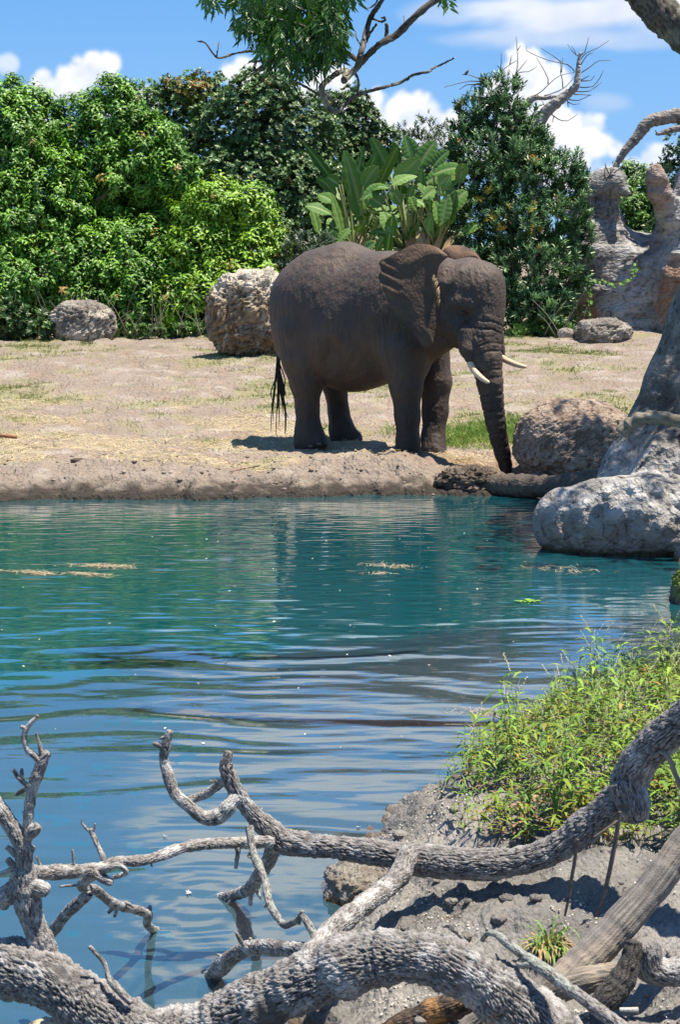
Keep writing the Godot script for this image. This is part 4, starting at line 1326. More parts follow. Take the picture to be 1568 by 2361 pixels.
func make_rocks() -> void:
	var a := Acc.new()
	# the pale block of limestone behind the elephant's rump
	var d := 29.2
	var m := mpp(d, 720)
	var mid := at(575, 727, d) + Vector3(0, 0, -0.4)
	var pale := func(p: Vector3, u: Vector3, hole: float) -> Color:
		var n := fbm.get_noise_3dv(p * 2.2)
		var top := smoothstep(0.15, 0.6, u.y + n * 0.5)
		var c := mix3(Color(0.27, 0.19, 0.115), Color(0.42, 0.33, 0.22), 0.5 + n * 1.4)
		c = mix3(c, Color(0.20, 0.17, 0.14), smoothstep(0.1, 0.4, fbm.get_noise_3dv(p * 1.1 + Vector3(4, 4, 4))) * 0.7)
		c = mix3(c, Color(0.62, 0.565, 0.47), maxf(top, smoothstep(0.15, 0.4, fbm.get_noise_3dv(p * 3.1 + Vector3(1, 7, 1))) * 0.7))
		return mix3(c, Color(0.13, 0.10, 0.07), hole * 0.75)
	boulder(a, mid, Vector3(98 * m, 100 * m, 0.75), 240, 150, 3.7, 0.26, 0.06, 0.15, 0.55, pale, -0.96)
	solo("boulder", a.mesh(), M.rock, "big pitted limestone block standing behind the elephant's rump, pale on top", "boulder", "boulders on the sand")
	a = Acc.new()
	d = 33.0
	m = mpp(d, 740)
	var greyer := func(p: Vector3, u: Vector3, hole: float) -> Color:
		var n := fbm.get_noise_3dv(p * 2.0)
		var c := mix3(Color(0.22, 0.2, 0.175), Color(0.36, 0.33, 0.29), 0.5 + n)
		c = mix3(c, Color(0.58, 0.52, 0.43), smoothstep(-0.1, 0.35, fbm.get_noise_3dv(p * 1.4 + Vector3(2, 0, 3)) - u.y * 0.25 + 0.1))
		return mix3(c, Color(0.12, 0.1, 0.08), hole * 0.7)
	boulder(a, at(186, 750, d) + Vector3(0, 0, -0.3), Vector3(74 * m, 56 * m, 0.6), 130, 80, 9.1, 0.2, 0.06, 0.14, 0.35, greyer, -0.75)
	solo("boulder", a.mesh(), M.rock, "low grey boulder with a pale lower face under the shrubs at the left", "boulder", "boulders on the sand")
	a = Acc.new()
	boulder(a, at(1395, 772, 33.2) + Vector3(0, 0, -0.3), Vector3(66 * m, 38 * m, 0.55), 120, 70, 5.3, 0.18, 0.05, 0.12, 0.3, greyer, -0.6)
	solo("boulder", a.mesh(), M.rock, "low buff boulder at the foot of the great grey trunk", "boulder", "boulders on the sand")
	a = Acc.new()
	boulder(a, at(1305, 770, 33.6), Vector3(0.16, 0.12, 0.12), 40, 24, 2.2, 0.15, 0.01, 0.1, 0.2, greyer, -0.6)
	solo("boulder", a.mesh(), M.rock, "small round grey stone under the tiered tree", "stone", "boulders on the sand")
	# brown porous boulder at the trunk's tip
	a = Acc.new()
	d = 20.3
	m = mpp(d, 1010)
	var brown := func(p: Vector3, u: Vector3, hole: float) -> Color:
		var n := fbm.get_noise_3dv(p * 3.0)
		var c := mix3(Color(0.30, 0.225, 0.175), Color(0.46, 0.365, 0.295), 0.5 + n * 1.2)
		return mix3(c, Color(0.09, 0.065, 0.05), hole * 0.8)
	boulder(a, at(1335, 1025, d) + Vector3(0, 0, -0.3), Vector3(140 * m, 103 * m, 0.62), 230, 140, 6.6, 0.13, 0.015, 0.085, 0.25, brown, -0.75)
	solo("boulder", a.mesh(), M.rock, "brown porous boulder beside the tip of the elephant's trunk", "boulder")
	# dark shore rocks
	a = Acc.new()
	var sooty := func(p: Vector3, u: Vector3, hole: float) -> Color:
		var n := fbm.get_noise_3dv(p * 4.0)
		return mix3(mix3(Color(0.10, 0.08, 0.065), Color(0.24, 0.19, 0.15), 0.5 + n * 1.3), Color(0.04, 0.035, 0.03), hole * 0.8)
	boulder(a, at(1085, 1112, 19.95), Vector3(0.40, 0.19, 0.3), 110, 60, 1.9, 0.32, 0.05, 0.09, 0.2, sooty, -0.8)
	solo("shore_rock", a.mesh(), M.rock, "rough dark undercut rock at the water's edge before the forefeet", "rock")
	a = Acc.new()
	tube(a, path([[1118, 1122, 19.8, 16], [1150, 1118, 19.7, 26], [1200, 1120, 19.5, 27], [1260, 1122, 19.3, 26], [1330, 1118, 18.9, 28], [1420, 1110, 18.4, 32]]), {"sides": 26, "step": 0.03, "bark": "knot", "amp": 0.018, "along": 0.09, "dark": Color(0.075, 0.062, 0.052), "light": Color(0.19, 0.155, 0.125), "lump": 0.14, "tip": 0.6})
	solo("root", a.mesh(), M.rock, "thick dark root lying along the waterline under the brown boulder", "root")
	# buttress root of the near baobab and its pale foot in the water
	var t := thing("baobab_root", "huge grey buttress root sloping into the pond at the right, sun-dappled", "tree root", at(1480, 1150, 16.6))
	var f := Field.new(at(1205, 1300, 16.2) + Vector3(0, -0.15, -1.0), at(1850, 640, 16.4) + Vector3(0.3, 0.2, 1.6), 0.034)
	limb_list(f, path([[1780, 560, 16.9, 150], [1690, 760, 16.8, 145], [1610, 900, 16.7, 118], [1545, 1010, 16.6, 100], [1480, 1090, 16.5, 84], [1430, 1150, 16.3, 70]]), 0.16)
	limb_list(f, path([[1640, 980, 16.2, 95], [1560, 1090, 16.0, 88], [1500, 1180, 15.8, 84]]), 0.14)
	limb_list(f, path([[1312, 1205, 15.75, 84], [1395, 1205, 15.65, 97], [1480, 1200, 15.6, 98], [1560, 1210, 15.6, 96]]), 0.12)
	limb_list(f, path([[1660, 1200, 15.4, 110], [1600, 1290, 15.1, 40], [1570, 1310, 14.9, 12]]), 0.1)
	f.limb(at(1558, 1140, 14.7), at(1580, 1290, 14.5), 0.10, 0.13, 0.1, Vector3.ZERO, 1.0, true)
	a = Acc.new()
	f.skin(a)
	for i in a.v.size():
		var p := a.v[i]
		var n := fbm.get_noise_3dv(p * 1.6)
		var s := fbm.get_noise_3dv(p * 4.5 + Vector3(3, 3, 3))
		var c := mix3(Color(0.115, 0.098, 0.082), Color(0.27, 0.24, 0.205), 0.5 + n + s * 0.8)
		# the foot is worn pale and streaked
		var pale_ := smoothstep(1.25, 0.75, p.y + 0.35 * n + 0.25 * absf(p.x - 2.6))
		c = mix3(c, mix3(Color(0.22, 0.21, 0.20), Color(0.47, 0.455, 0.435), 0.5 + s * 1.5), pale_)
		c = mix3(c, Color(0.22, 0.18, 0.155), smoothstep(0.42, 0.2, p.y + 0.1 * n) * 0.75)
		c = mix3(c, Color(0.12, 0.10, 0.05), smoothstep(0.07, 0.02, p.y + 0.03 * s))
		a.c[i] = c
		var r := ridge.get_noise_3d(p.x * 2.2, p.y * 2.2, p.z * 2.2)
		a.v[i] = p + Vector3(0.0, 0.35, 1.0) * (0.07 * (r - 0.3) + 0.05 * n + 0.03 * s)
		# cracks
		var cr := cells.get_noise_3dv(p * 1.7 + Vector3(s, n, s) * 0.5) + 1.0
		a.v[i] -= Vector3(0, 0.3, 1.0) * 0.03 * smoothstep(0.05, 0.0, cr)
	part("root", a.mesh(), M.smooth_rock, t)
	# weathered branch laid over the root
	a = Acc.new()
	tube(a, path([[1432, 1000, 15.25, 15], [1450, 982, 15.25, 17], [1480, 965, 15.2, 16], [1520, 962, 15.15, 14], [1560, 970, 15.1, 16], [1640, 985, 15.0, 18], [1760, 1000, 15.1, 22]]), {"sides": 20, "step": 0.02, "bark": "grain", "amp": 0.012, "along": 0.3, "across": 0.02, "dark": Color(0.13, 0.105, 0.075), "light": Color(0.42, 0.37, 0.29), "lump": 0.18, "tip": 0.2, "cut": Color(0.5, 0.43, 0.32)})
	solo("fallen_branch", a.mesh(), M.bark, "pale weathered branch lying across the grey buttress root", "branch")
	# mossy stone at the right edge
	a = Acc.new()
	var mossy := func(p: Vector3, u: Vector3, hole: float) -> Color:
		var n := fbm.get_noise_3dv(p * 5.0)
		return mix3(mix3(Color(0.12, 0.105, 0.09), Color(0.3, 0.27, 0.23), 0.5 + n), Color(0.14, 0.19, 0.04), smoothstep(0.0, 0.5, u.y + n))
	boulder(a, at(1598, 1372, 13.1), Vector3(0.17, 0.25, 0.2), 70, 50, 8.8, 0.2, 0.03, 0.08, 0.3, mossy, -0.95)
	solo("boulder", a.mesh(), M.rock, "mossy stone standing in the water at the right edge", "stone")
	# half-sunk stone by the near bank
	a = Acc.new()
	var shelly := func(p: Vector3, u: Vector3, hole: float) -> Color:
		var n := fbm.get_noise_3dv(p * 8.0)
		return mix3(mix3(Color(0.17, 0.145, 0.12), Color(0.31, 0.285, 0.245), 0.5 + n * 1.2), Color(0.16, 0.075, 0.03), smoothstep(0.02, -0.06, p.y + 0.06 * n))
	boulder(a, at(858, 2052, 6.75), Vector3(0.20, 0.115, 0.18), 100, 60, 4.4, 0.22, 0.012, 0.05, 0.35, shelly, -0.95)
	solo("boulder", a.mesh(), M.soil, "half-sunk shelly stone at the water's edge under the long branch", "stone")
	a = Acc.new()
	var buff := func(p: Vector3, u: Vector3, hole: float) -> Color:
		return mix3(Color(0.36, 0.27, 0.18), Color(0.5, 0.4, 0.28), 0.5 + fbm.get_noise_3dv(p * 6.0))
	boulder(a, at(110, 2402, 5.35), Vector3(0.09, 0.075, 0.08), 60, 40, 7.1, 0.1, 0.004, 0.05, 0.2, buff, -0.95)
	solo("boulder", a.mesh(), M.smooth_rock, "smooth buff stone peeping from under the big arched log", "stone")


# ---------------------------------------------------------------- elephant

func eb(x: float, y: float, w: float) -> Vector3:
	return at(x, y, 22.0 - w)


func bones(f: Field, list: Array, k: float, side := Vector3.ZERO, thin := 1.0) -> void:
	for i in list.size() - 1:
		var p = list[i]
		var q = list[i + 1]
		f.limb(eb(p[0], p[1], p[2]), eb(q[0], q[1], q[2]), p[3] * mpp(22.0 - p[2], p[1]), q[3] * mpp(22.0 - q[2], q[1]), k, side, thin)


func make_elephant() -> void:
	var across := Vector3(-0.5, 0, 0.866)
	var body := Field.new(eb(595, 1075, -1.45), eb(1105, 540, 1.75), 0.024)
	bones(body, [[756, 728, -0.35, 136], [868, 735, 0.12, 146]], 0.12, across, 0.78)
	bones(body, [[768, 712, -0.25, 140], [812, 750, -0.1, 154]], 0.12, across, 0.78)
	bones(body, [[742, 640, -0.4, 60], [800, 622, -0.2, 58], [860, 645, 0.05, 60]], 0.12)
	bones(body, [[716, 695, -0.45, 92], [708, 790, -0.40, 74]], 0.14, across, 0.9)
	bones(body, [[900, 690, 0.35, 104], [925, 740, 0.45, 100], [935, 830, 0.55, 62]], 0.14, across, 0.85)
	bones(body, [[920, 690, 0.4, 100], [1010, 690, 0.75, 92], [1060, 690, 0.95, 78]], 0.14, across, 0.75)
	bones(body, [[960, 770, 0.4, 72], [1000, 770, 0.7, 48], [1035, 770, 0.95, 34]], 0.12)
	# hind legs
	bones(body, [[710, 775, -0.22, 76], [707, 830, -0.14, 56], [707, 880, -0.10, 38], [709, 945, -0.10, 26], [711, 985, -0.10, 28], [714, 1010, -0.10, 34], [715, 1022, -0.10, 37]], 0.07)
	bones(body, [[714, 1008, -0.10, 28], [731, 1018, -0.02, 23]], 0.05)
	bones(body, [[772, 790, -0.75, 70], [772, 880, -0.72, 30], [781, 950, -0.72, 23], [788, 990, -0.72, 28], [793, 1010, -0.72, 31]], 0.07)
	bones(body, [[795, 1000, -0.70, 25], [815, 1012, -0.64, 22]], 0.05)
	# forelegs
	bones(body, [[928, 810, 0.66, 62], [937, 890, 0.70, 37], [940, 960, 0.70, 28], [941, 1020, 0.70, 26], [943, 1050, 0.70, 30]], 0.07)
	bones(body, [[985, 800, 0.10, 54], [1005, 880, 0.14, 36], [1004, 950, 0.18, 29], [999, 1010, 0.24, 26], [1002, 1042, 0.32, 28], [1019, 1056, 0.42, 15]], 0.07)
	# folds of the flank, thigh and shoulder
	body.limb(eb(762, 800, 0.50), eb(745, 880, 0.32), 0.05, 0.06, 0.12, Vector3.ZERO, 1.0, true)
	body.limb(eb(880, 700, 0.98), eb(890, 830, 0.95), 0.03, 0.03, 0.10, Vector3.ZERO, 1.0, true)
	var head := Field.new(eb(985, 860, 0.35), eb(1200, 560, 1.75), 0.015)
	bones(head, [[1050, 675, 0.95, 76], [1102, 668, 1.10, 64]], 0.08)
	bones(head, [[1085, 640, 0.98, 46], [1110, 650, 1.08, 42]], 0.08)
	bones(head, [[1116, 655, 1.15, 43], [1122, 700, 1.20, 40], [1120, 745, 1.22, 37]], 0.08)
	bones(head, [[1045, 735, 1.02, 54], [1085, 765, 1.15, 36]], 0.08)
	bones(head, [[1030, 762, 0.9, 30], [1078, 792, 1.12, 20]], 0.06)
	bones(head, [[1056, 696, 1.31, 15], [1082, 700, 1.33, 14]], 0.09)
	bones(head, [[1108, 650, 1.30, 16], [1092, 700, 1.33, 16]], 0.09)
	bones(head, [[1030, 655, 1.30, 12], [1075, 625, 1.22, 14]], 0.08)
	bones(head, [[1078, 770, 1.32, 27], [1080, 805, 1.38, 20], [1085, 826, 1.40, 13]], 0.04)
	bones(head, [[1145, 770, 1.10, 18], [1150, 805, 1.10, 14], [1155, 820, 1.10, 11]], 0.04)
	head.limb(eb(1068, 660, 1.56), eb(1086, 652, 1.58), 0.05, 0.045, 0.10, Vector3.ZERO, 1.0, true)
	head.limb(eb(1060, 716, 1.515), eb(1072, 722, 1.53), 0.028, 0.022, 0.06, Vector3.ZERO, 1.0, true)
	head.limb(eb(1022, 700, 1.46), eb(1035, 770, 1.4), 0.03, 0.03, 0.08, Vector3.ZERO, 1.0, true)
	var tr := [[1120, 730, 1.22, 44], [1113, 785, 1.28, 43], [1122, 830, 1.34, 37], [1130, 880, 1.36, 31], [1136, 925, 1.34, 27], [1143, 970, 1.30, 24], [1151, 1010, 1.26, 21.5], [1160, 1048, 1.22, 18.5], [1166, 1073, 1.2, 15.5], [1168, 1086, 1.2, 13]]
	var trunk := Field.new(eb(1055, 1110, 0.95), eb(1200, 690, 1.7), 0.0135)
	var s := 0.0
	for i in tr.size() - 1:
		var a := eb(tr[i][0], tr[i][1], tr[i][2])
		var b := eb(tr[i + 1][0], tr[i + 1][1], tr[i + 1][2])
		trunk.limb(a, b, tr[i][3] * mpp(20.7), tr[i + 1][3] * mpp(20.7), 0.018, Vector3.ZERO, 1.0, false, s, 0.020 * smoothstep(12.0, 36.0, tr[i][3]) + 0.005)
		if i < 2:
			head.limb(a, b, tr[i][3] * mpp(20.7) * (0.98 - 0.08 * i), tr[i + 1][3] * mpp(20.7) * (0.9 - 0.1 * i), 0.05)
		s += a.distance_to(b)
	var skin := Acc.new()
	body.skin(skin)
	head.skin(skin)
	trunk.skin(skin)
	var dusk := Color(0.19, 0.150, 0.128)
	var dust := Color(0.36, 0.265, 0.21)
	for i in skin.v.size():
		var p := skin.v[i]
		var n := fbm.get_noise_3dv(p * 1.8)
		var c := mix3(dusk, dust, 0.42 + n * 0.55)
		c = mix3(c, Color(0.40, 0.275, 0.21), smoothstep(0.0, 0.45, fbm.get_noise_3dv(p * 2.3 + Vector3(5, 0, 0))) * 0.45)
		# shade painted in low down, on legs and trunk; paler towards the back
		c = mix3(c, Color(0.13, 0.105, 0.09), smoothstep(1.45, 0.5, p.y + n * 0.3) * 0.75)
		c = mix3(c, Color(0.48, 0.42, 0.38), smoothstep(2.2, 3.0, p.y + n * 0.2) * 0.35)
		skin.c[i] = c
		var side := across * (p - eb(800, 730, 0.0)).dot(across)
		var w := ridge.get_noise_3d(p.x * 7.0 + p.z * 4.0, p.y * 2.6, p.z * 7.0 - p.x * 4.0)
		var v := fine.get_noise_3d(p.x * 2.2, p.y * 1.1, p.z * 2.2)
		skin.v[i] = p + Vector3(-0.25, 0.1, 0.95) * (0.014 * w + 0.007 * v)
		if p.y < 1.25:
			skin.v[i] += Vector3(0.0, 0.0, 1.0) * 0.007 * ridge.get_noise_3d(p.x * 3.0, p.y * 13.0, p.z * 3.0)
	var t := thing("elephant", "grey-brown tusked elephant standing side-on by the pond with its trunk reaching down", "elephant", Vector3(at(860, 1030, 22).x, 0.3, -22.0))
	part("body", skin.mesh(), M.skin, t)
	# near ear: a sheet hung from the side of the head
	var hang := [[1034, 592], [1014, 612], [1007, 645], [1003, 685], [1005, 720], [1006, 750], [1000, 788]]
	var rim := [[1030, 586], [1008, 570], [980, 562], [950, 563], [918, 580], [895, 593], [874, 604], [879, 622], [873, 640], [884, 668], [897, 700], [914, 733], [938, 752], [958, 776], [974, 796], [986, 801], [994, 796]]
	var a := Acc.new()
	var nu := 44
	var nv := 70
	for layer in 2:
		var first := a.v.size()
		for j in nv:
			var tt := float(j) / (nv - 1)
			var h := along(hang, tt)
			var r := along(rim, tt)
			for i in nu:
				var ss := float(i) / (nu - 1)
				var p := h.lerp(r, ss)
				var curl := sin(PI * ss)
				var w := 1.42 - 0.16 * (1.0 - ss) * smoothstep(0.0, 0.2, tt) * 0.4 + 0.03 * curl - 0.10 * ss + 0.10 * sin(PI * tt) * ss
				w += 0.012 * fbm.get_noise_2d(ss * 2.0, tt * 3.0 + 3.0) * curl
				var pleat := smoothstep(0.45, 0.95, ss) * smoothstep(0.30, 0.40, tt) * smoothstep(0.70, 0.55, tt)
				w += pleat * 0.017 * sin(tt * 74.0 + ss * 5.0)
				w += 0.010 * smoothstep(0.2, 0.9, ss) * sin(tt * 24.0 + 1.0)
				w -= 0.022 * layer
				var q := eb(p.x, p.y, w)
				var n := fbm.get_noise_3dv(q * 2.4)
				var c := mix3(dusk, dust, 0.55 + n)
				c = mix3(c, Color(0.50, 0.34, 0.24), smoothstep(0.35, 0.05, tt) * 0.55)
				c = mix3(c, Color(0.58, 0.45, 0.36), smoothstep(0.25, 0.5, fine.get_noise_2d(tt * 26.0, 2.0)) * smoothstep(0.28, 0.1, tt) * 0.6)
				a.put(q, c)
		a.grid(first, nu, nv, false, layer == 1)
	var rim0 := nu - 1
	for j in nv - 1:
		var k := j * nu + rim0
		a.quad(k, k + nu, k + nu + nu * nv, k + nu * nv)
	for i in nu - 1:
		a.quad(i, i + 1, i + 1 + nu * nv, i + nu * nv)
		var k := (nv - 1) * nu + i
		a.quad(k, k + nu * nv, k + 1 + nu * nv, k + 1)
	part("ear", a.mesh(), M.ear, t)
	# far ear, its top showing over the crown of the head
	a = Acc.new()
	hang = [[1112, 606], [1100, 612], [1080, 640], [1060, 660]]
	rim = [[1112, 602], [1104, 590], [1090, 576], [1062, 566], [1038, 567], [1022, 577], [1018, 600], [1030, 640]]
	nu = 20
	nv = 40
	for layer in 2:
		var first := a.v.size()
		for j in nv:
			var tt := float(j) / (nv - 1)
			var h := along(hang, tt)
			var r := along(rim, tt)
			for i in nu:
				var ss := float(i) / (nu - 1)
				var p := h.lerp(r, ss)
				var w := 0.62 + 0.10 * sin(PI * ss) + 0.03 * sin(tt * 12.0) * ss - 0.03 * layer
				var q := eb(p.x, p.y, w)
				a.put(q, mix3(dusk, Color(0.48, 0.32, 0.23), 0.6 + fbm.get_noise_3dv(q * 3.0)))
		a.grid(first, nu, nv, false, layer == 0)
	for j in nv - 1:
		var k := j * nu + nu - 1
		a.quad(k, k + nu, k + nu + nu * nv, k + nu * nv)
	part("ear", a.mesh(), M.ear, t)
	# tusks
	for k in 2:
		a = Acc.new()
		var l := path([[1081, 820, 20.62, 8.6], [1086, 838, 20.58, 8.4], [1096, 857, 20.5, 7.6], [1110, 871, 20.43, 6.4], [1122, 879, 20.38, 5.0], [1128, 882, 20.35, 3.2]]) if k == 0 else path([[1148, 815, 20.9, 8.0], [1160, 826, 20.85, 7.6], [1174, 834, 20.78, 6.8], [1192, 841, 20.7, 6.0], [1206, 845, 20.63, 5.0], [1213, 846, 20.6, 3.4]])
		tube(a, l, {"sides": 16, "step": 0.012, "bark": "grain", "amp": 0.001, "along": 0.2, "across": 0.02, "dark": Color(0.46, 0.32, 0.19), "light": Color(0.66, 0.52, 0.36), "tip": 0.7, "cut": Color(0.5, 0.4, 0.28)})
		part("tusk", a.mesh(), M.ivory, t)
	# eye
	var r := ray(1066, 718).normalized()
	var spot := head.hit(EYE, r, 19.0, 22.5)
	var ball := SphereMesh.new()
	ball.radius = 0.026
	ball.height = 0.052
	var eye := part("eye", ball, M.eye, t)
	M.eye.vertex_color_use_as_albedo = false
	M.eye.albedo_color = Color(0.05, 0.03, 0.02)
	eye.position += spot + r * 0.012
	for lid in 2:
		a = Acc.new()
		var dy := 3.0 if lid == 1 else -3.6
		tube(a, [[spot + at(1057, 718, 20.6) - at(1066, 718, 20.6), 0.008], [spot + at(1066, 718 + dy, 20.6) - at(1066, 718, 20.6) - r * 0.018, 0.013], [spot + at(1075, 719, 20.6) - at(1066, 718, 20.6), 0.008]], {"sides": 8, "step": 0.01, "dark": dusk, "light": dust})
		part("eyelid", a.mesh(), M.skin, t)
	# ear-hole hair
	a = Acc.new()
	rng.seed = 3
	for k in 46:
		var tt := rng.randf()
		var p := along([[1000, 632], [1008, 652], [1012, 672], [1012, 695]], tt)
		var q := eb(p.x + rng.randf_range(-3, 3), p.y, 1.50)
		var e := eb(p.x + rng.randf_range(-9, 1), p.y + rng.randf_range(10, 24), 1.54)
		tube(a, [[q, 0.004], [e, 0.002]], {"sides": 3, "step": 0.2, "dark": Color(0.22, 0.15, 0.08), "light": Color(0.38, 0.27, 0.15)})
	part("ear_hair", a.mesh(), M.hair, t)
	# tail
	a = Acc.new()
	tube(a, path([[650, 700, 22.45, 9], [637, 740, 22.5, 8], [639, 790, 22.5, 6], [641, 830, 22.45, 4.5], [643, 855, 22.42, 4]]), {"sides": 9, "step": 0.03, "bark": "ring", "amp": 0.006, "along": 0.03, "dark": dusk * 0.3, "light": dust * 0.25})
	for k in 22:
		var x0 := 641.0 + rng.randf_range(-4, 4)
		var y0 := rng.randf_range(820, 862)
		var side_ := rng.randf_range(-13, 22)
		var y2 := rng.randf_range(900, 1006)
		var w := 22.42 + rng.randf_range(-0.05, 0.05)
		tube(a, path([[x0, y0, w, 1.6], [x0 + side_ * 0.55 + rng.randf_range(-3, 3), lerpf(y0, y2, 0.45), w, 1.5], [x0 + side_ * 0.8 + rng.randf_range(-4, 4), lerpf(y0, y2, 0.75), w, 1.2], [x0 + side_ + rng.randf_range(-3, 3), y2, w, 0.6]]), {"sides": 4, "step": 0.06, "dark": Color(0.016, 0.014, 0.013), "light": Color(0.03, 0.026, 0.024)})
	part("tail", a.mesh(), M.hair, t)
	for q in [[736, 1024, 0.12], [748, 1022, 0.05], [716, 1029, 0.16], [820, 1016, -0.42], [829, 1012, -0.50], [1024, 1057, 0.55]]:
		a = Acc.new()
		var c := eb(q[0], q[1], q[2])
		tube(a, [[c + Vector3(-0.025, 0, 0), 0.022], [c + Vector3(0.025, 0, 0), 0.022]], {"sides": 8, "step": 0.02, "dark": Color(0.09, 0.075, 0.065), "light": Color(0.13, 0.11, 0.095)})
		part("toenail", a.mesh(), M.twig, t)


func along(list: Array, t: float) -> Vector2:
	var f := clampf(t, 0.0, 1.0) * (list.size() - 1)
	var k := mini(int(f), list.size() - 2)
	var g := func(i): return Vector2(list[clampi(i, 0, list.size() - 1)][0], list[clampi(i, 0, list.size() - 1)][1])
	return (g.call(k) as Vector2).cubic_interpolate(g.call(k + 1), g.call(k - 1), g.call(k + 2), f - k)


# ---------------------------------------------------------------- overhanging branch

func make_overhanging_branch() -> void:
	var d := 11.0
	var bark := {"sides": 12, "step": 0.02, "bark": "plate", "amp": 0.005, "along": 0.05, "across": 0.02, "dark": Color(0.05, 0.045, 0.038), "light": Color(0.21, 0.185, 0.15), "lichen": Color(0.36, 0.36, 0.3), "spots": 5.0, "lump": 0.12}
	var t := thing("overhanging_branch", "dark leafy branch hanging into the top of the view over the pond", "branch", at(1010, -20, d))
	var lines := [
		[[1500, -330, 13], [1280, -200, 10.5], [1075, -45, 8.5], [1007, -2, 7.5], [955, 40, 8], [915, 80, 8], [879, 100, 8], [847, 128, 8], [823, 156, 8], [800, 178, 7.5], [793, 186, 7.0], [797, 172, 6.5], [800, 163, 6.3], [779, 168, 6], [757, 184, 6], [743, 198, 6.5], [742, 206, 7], [747, 228, 6.5], [759, 250, 6.5], [779, 256, 6], [795, 241, 4.6], [823, 220, 4.4], [859, 208, 4.2], [889, 200, 3.8], [919, 192, 3.6], [937, 183, 3.4], [955, 172, 3.2], [987, 166, 2.8], [997, 158, 2.5], [1011, 152, 2.2], [1030, 143, 2], [1047, 134, 1.2]],
		[[910, -45, 5], [883, -2, 5], [855, 40, 6], [843, 80, 6.4], [833, 120, 6.6], [825, 150, 7]],
		[[891, 56, 3.6], [892, 70, 4], [891, 92, 5]],
		[[825, 142, 5.2], [805, 124, 5], [787, 112, 5], [765, 101, 4.8], [743, 96, 4.6], [699, 104, 4.4], [663, 120, 4.6], [627, 140, 5], [605, 153, 4.6], [591, 162, 4], [586, 155, 3.6], [591, 135, 3], [592, 122, 2.6], [575, 118, 2.4], [539, 124, 2.4], [507, 134, 2.3], [491, 124, 2.2], [475, 100, 1.9], [462, 96, 1.6], [453, 94, 1]],
		[[499, 129, 1.6], [502, 112, 1.4], [505, 94, 0.9]],
		[[576, 142, 2.4], [600, 140, 2.6], [618, 133, 2.8]],
		[[831, 128, 3], [826, 146, 3], [818, 164, 3], [827, 188, 2.8], [823, 220, 2.6]],
		[[662, 166, 1.6], [676, 184, 2.2], [690, 193, 2.4], [712, 204, 2.4], [738, 222, 2.6]],
		[[741, 210, 3], [765, 228, 3], [783, 252, 3.4]],
		[[820, -30, 4.4], [771, 2, 4.2], [743, 24, 4], [719, 60, 4.4], [722, 97, 4.2]],
		[[706, -10, 2.4], [716, 20, 2.4], [722, 48, 2.2]],
		[[838, 108, 1.4], [824, 92, 1.3], [820, 72, 0.8]],
		[[853, 44, 2.4], [862, 44, 2.4], [880, 50, 2.5], [888, 45, 2.4], [887, 40, 2.2], [881, 42, 2]],
		[[868, 56, 2.6], [853, 78, 2.8], [846, 96, 3]],
		[[840, 18, 1.6], [852, 18, 1.8], [866, 8, 2], [872, -6, 2]],
		[[933, 52, 1.3], [931, 36, 0.8]],
		[[640, 30, 2], [690, 16, 2.2], [719, 60, 2.4]], [[560, 20, 1.4], [620, 40, 2], [700, 60, 2.6], [728, 92, 3]], [[640, 110, 1.6], [655, 84, 1.8], [690, 62, 2]]]
	for l in lines:
		var w := []
		for q in l.size():
			w.append([l[q][0], l[q][1], d + 0.25 * sin(q * 1.3 + l[0][0]), l[q][2]])
		# branches of one place meet at one distance
		var a := Acc.new()
		for q in w:
			q[2] = d + 0.22 * fine.get_noise_2d(q[0] * 0.012, q[1] * 0.012)
		tube(a, path(w), bark)
		part("limb", a.mesh(), M.bark, t)
	var spray := sprig("compound")
	var buf := PackedFloat32Array()
	rng.seed = 19
	for c in [[690, 30, 95, 50, 300], [735, 75, 50, 55, 170], [650, 80, 50, 45, 110], [590, 15, 60, 26, 80], [560, 36, 30, 20, 40], [720, 125, 34, 24, 56], [768, 24, 32, 46, 110], [655, 125, 36, 20, 50], [620, -22, 90, 20, 120], [480, -16, 24, 10, 26], [1030, -22, 14, 6, 9], [740, -40, 100, 30, 160], [784, 80, 14, 34, 40], [610, 62, 30, 34, 50], [690, 150, 28, 10, 22]]:
		for k in int(c[4] * 0.46):
			var q := Vector2.from_angle(rng.randf() * TAU) * sqrt(rng.randf())
			var p := at(c[0] + q.x * c[2], c[1] + q.y * c[3], d + rng.randf_range(-0.35, 0.35))
			push(buf, Basis.from_euler(Vector3(rng.randf_range(-0.5, 0.5), rng.randf() * TAU, rng.randf_range(-0.6, 0.6))).scaled(Vector3.ONE * rng.randf_range(0.55, 0.95)), p, Color(0.022, 0.07, 0.012).lerp(Color(0.07, 0.19, 0.025), rng.randf()))
	many("leaves", spray, M.leaf, buf, t)
	# the thick limb in the corner and its own canopy above, beyond the frame
	t = thing("overhanging_tree", "thick dark limb crossing the top right corner", "tree", at(1700, 40, 9.5))
	var a := Acc.new()
	bark.sides = 60
	bark.step = 0.012
	bark.amp = 0.008
	tube(a, path([[900, -520, 9.6, 30], [1150, -330, 9.4, 36], [1380, -120, 9.3, 40], [1440, -60, 9.3, 40], [1500, 5, 9.3, 39], [1560, 62, 9.3, 41], [1640, 110, 9.3, 46], [1740, 160, 9.3, 52], [1900, 190, 9.3, 60], [2300, 330, 9.5, 80], [2600, 800, 9.6, 95], [2700, 1600, 9.6, 110]]), bark)
	part("limb", a.mesh(), M.bark, t)
	buf = PackedFloat32Array()
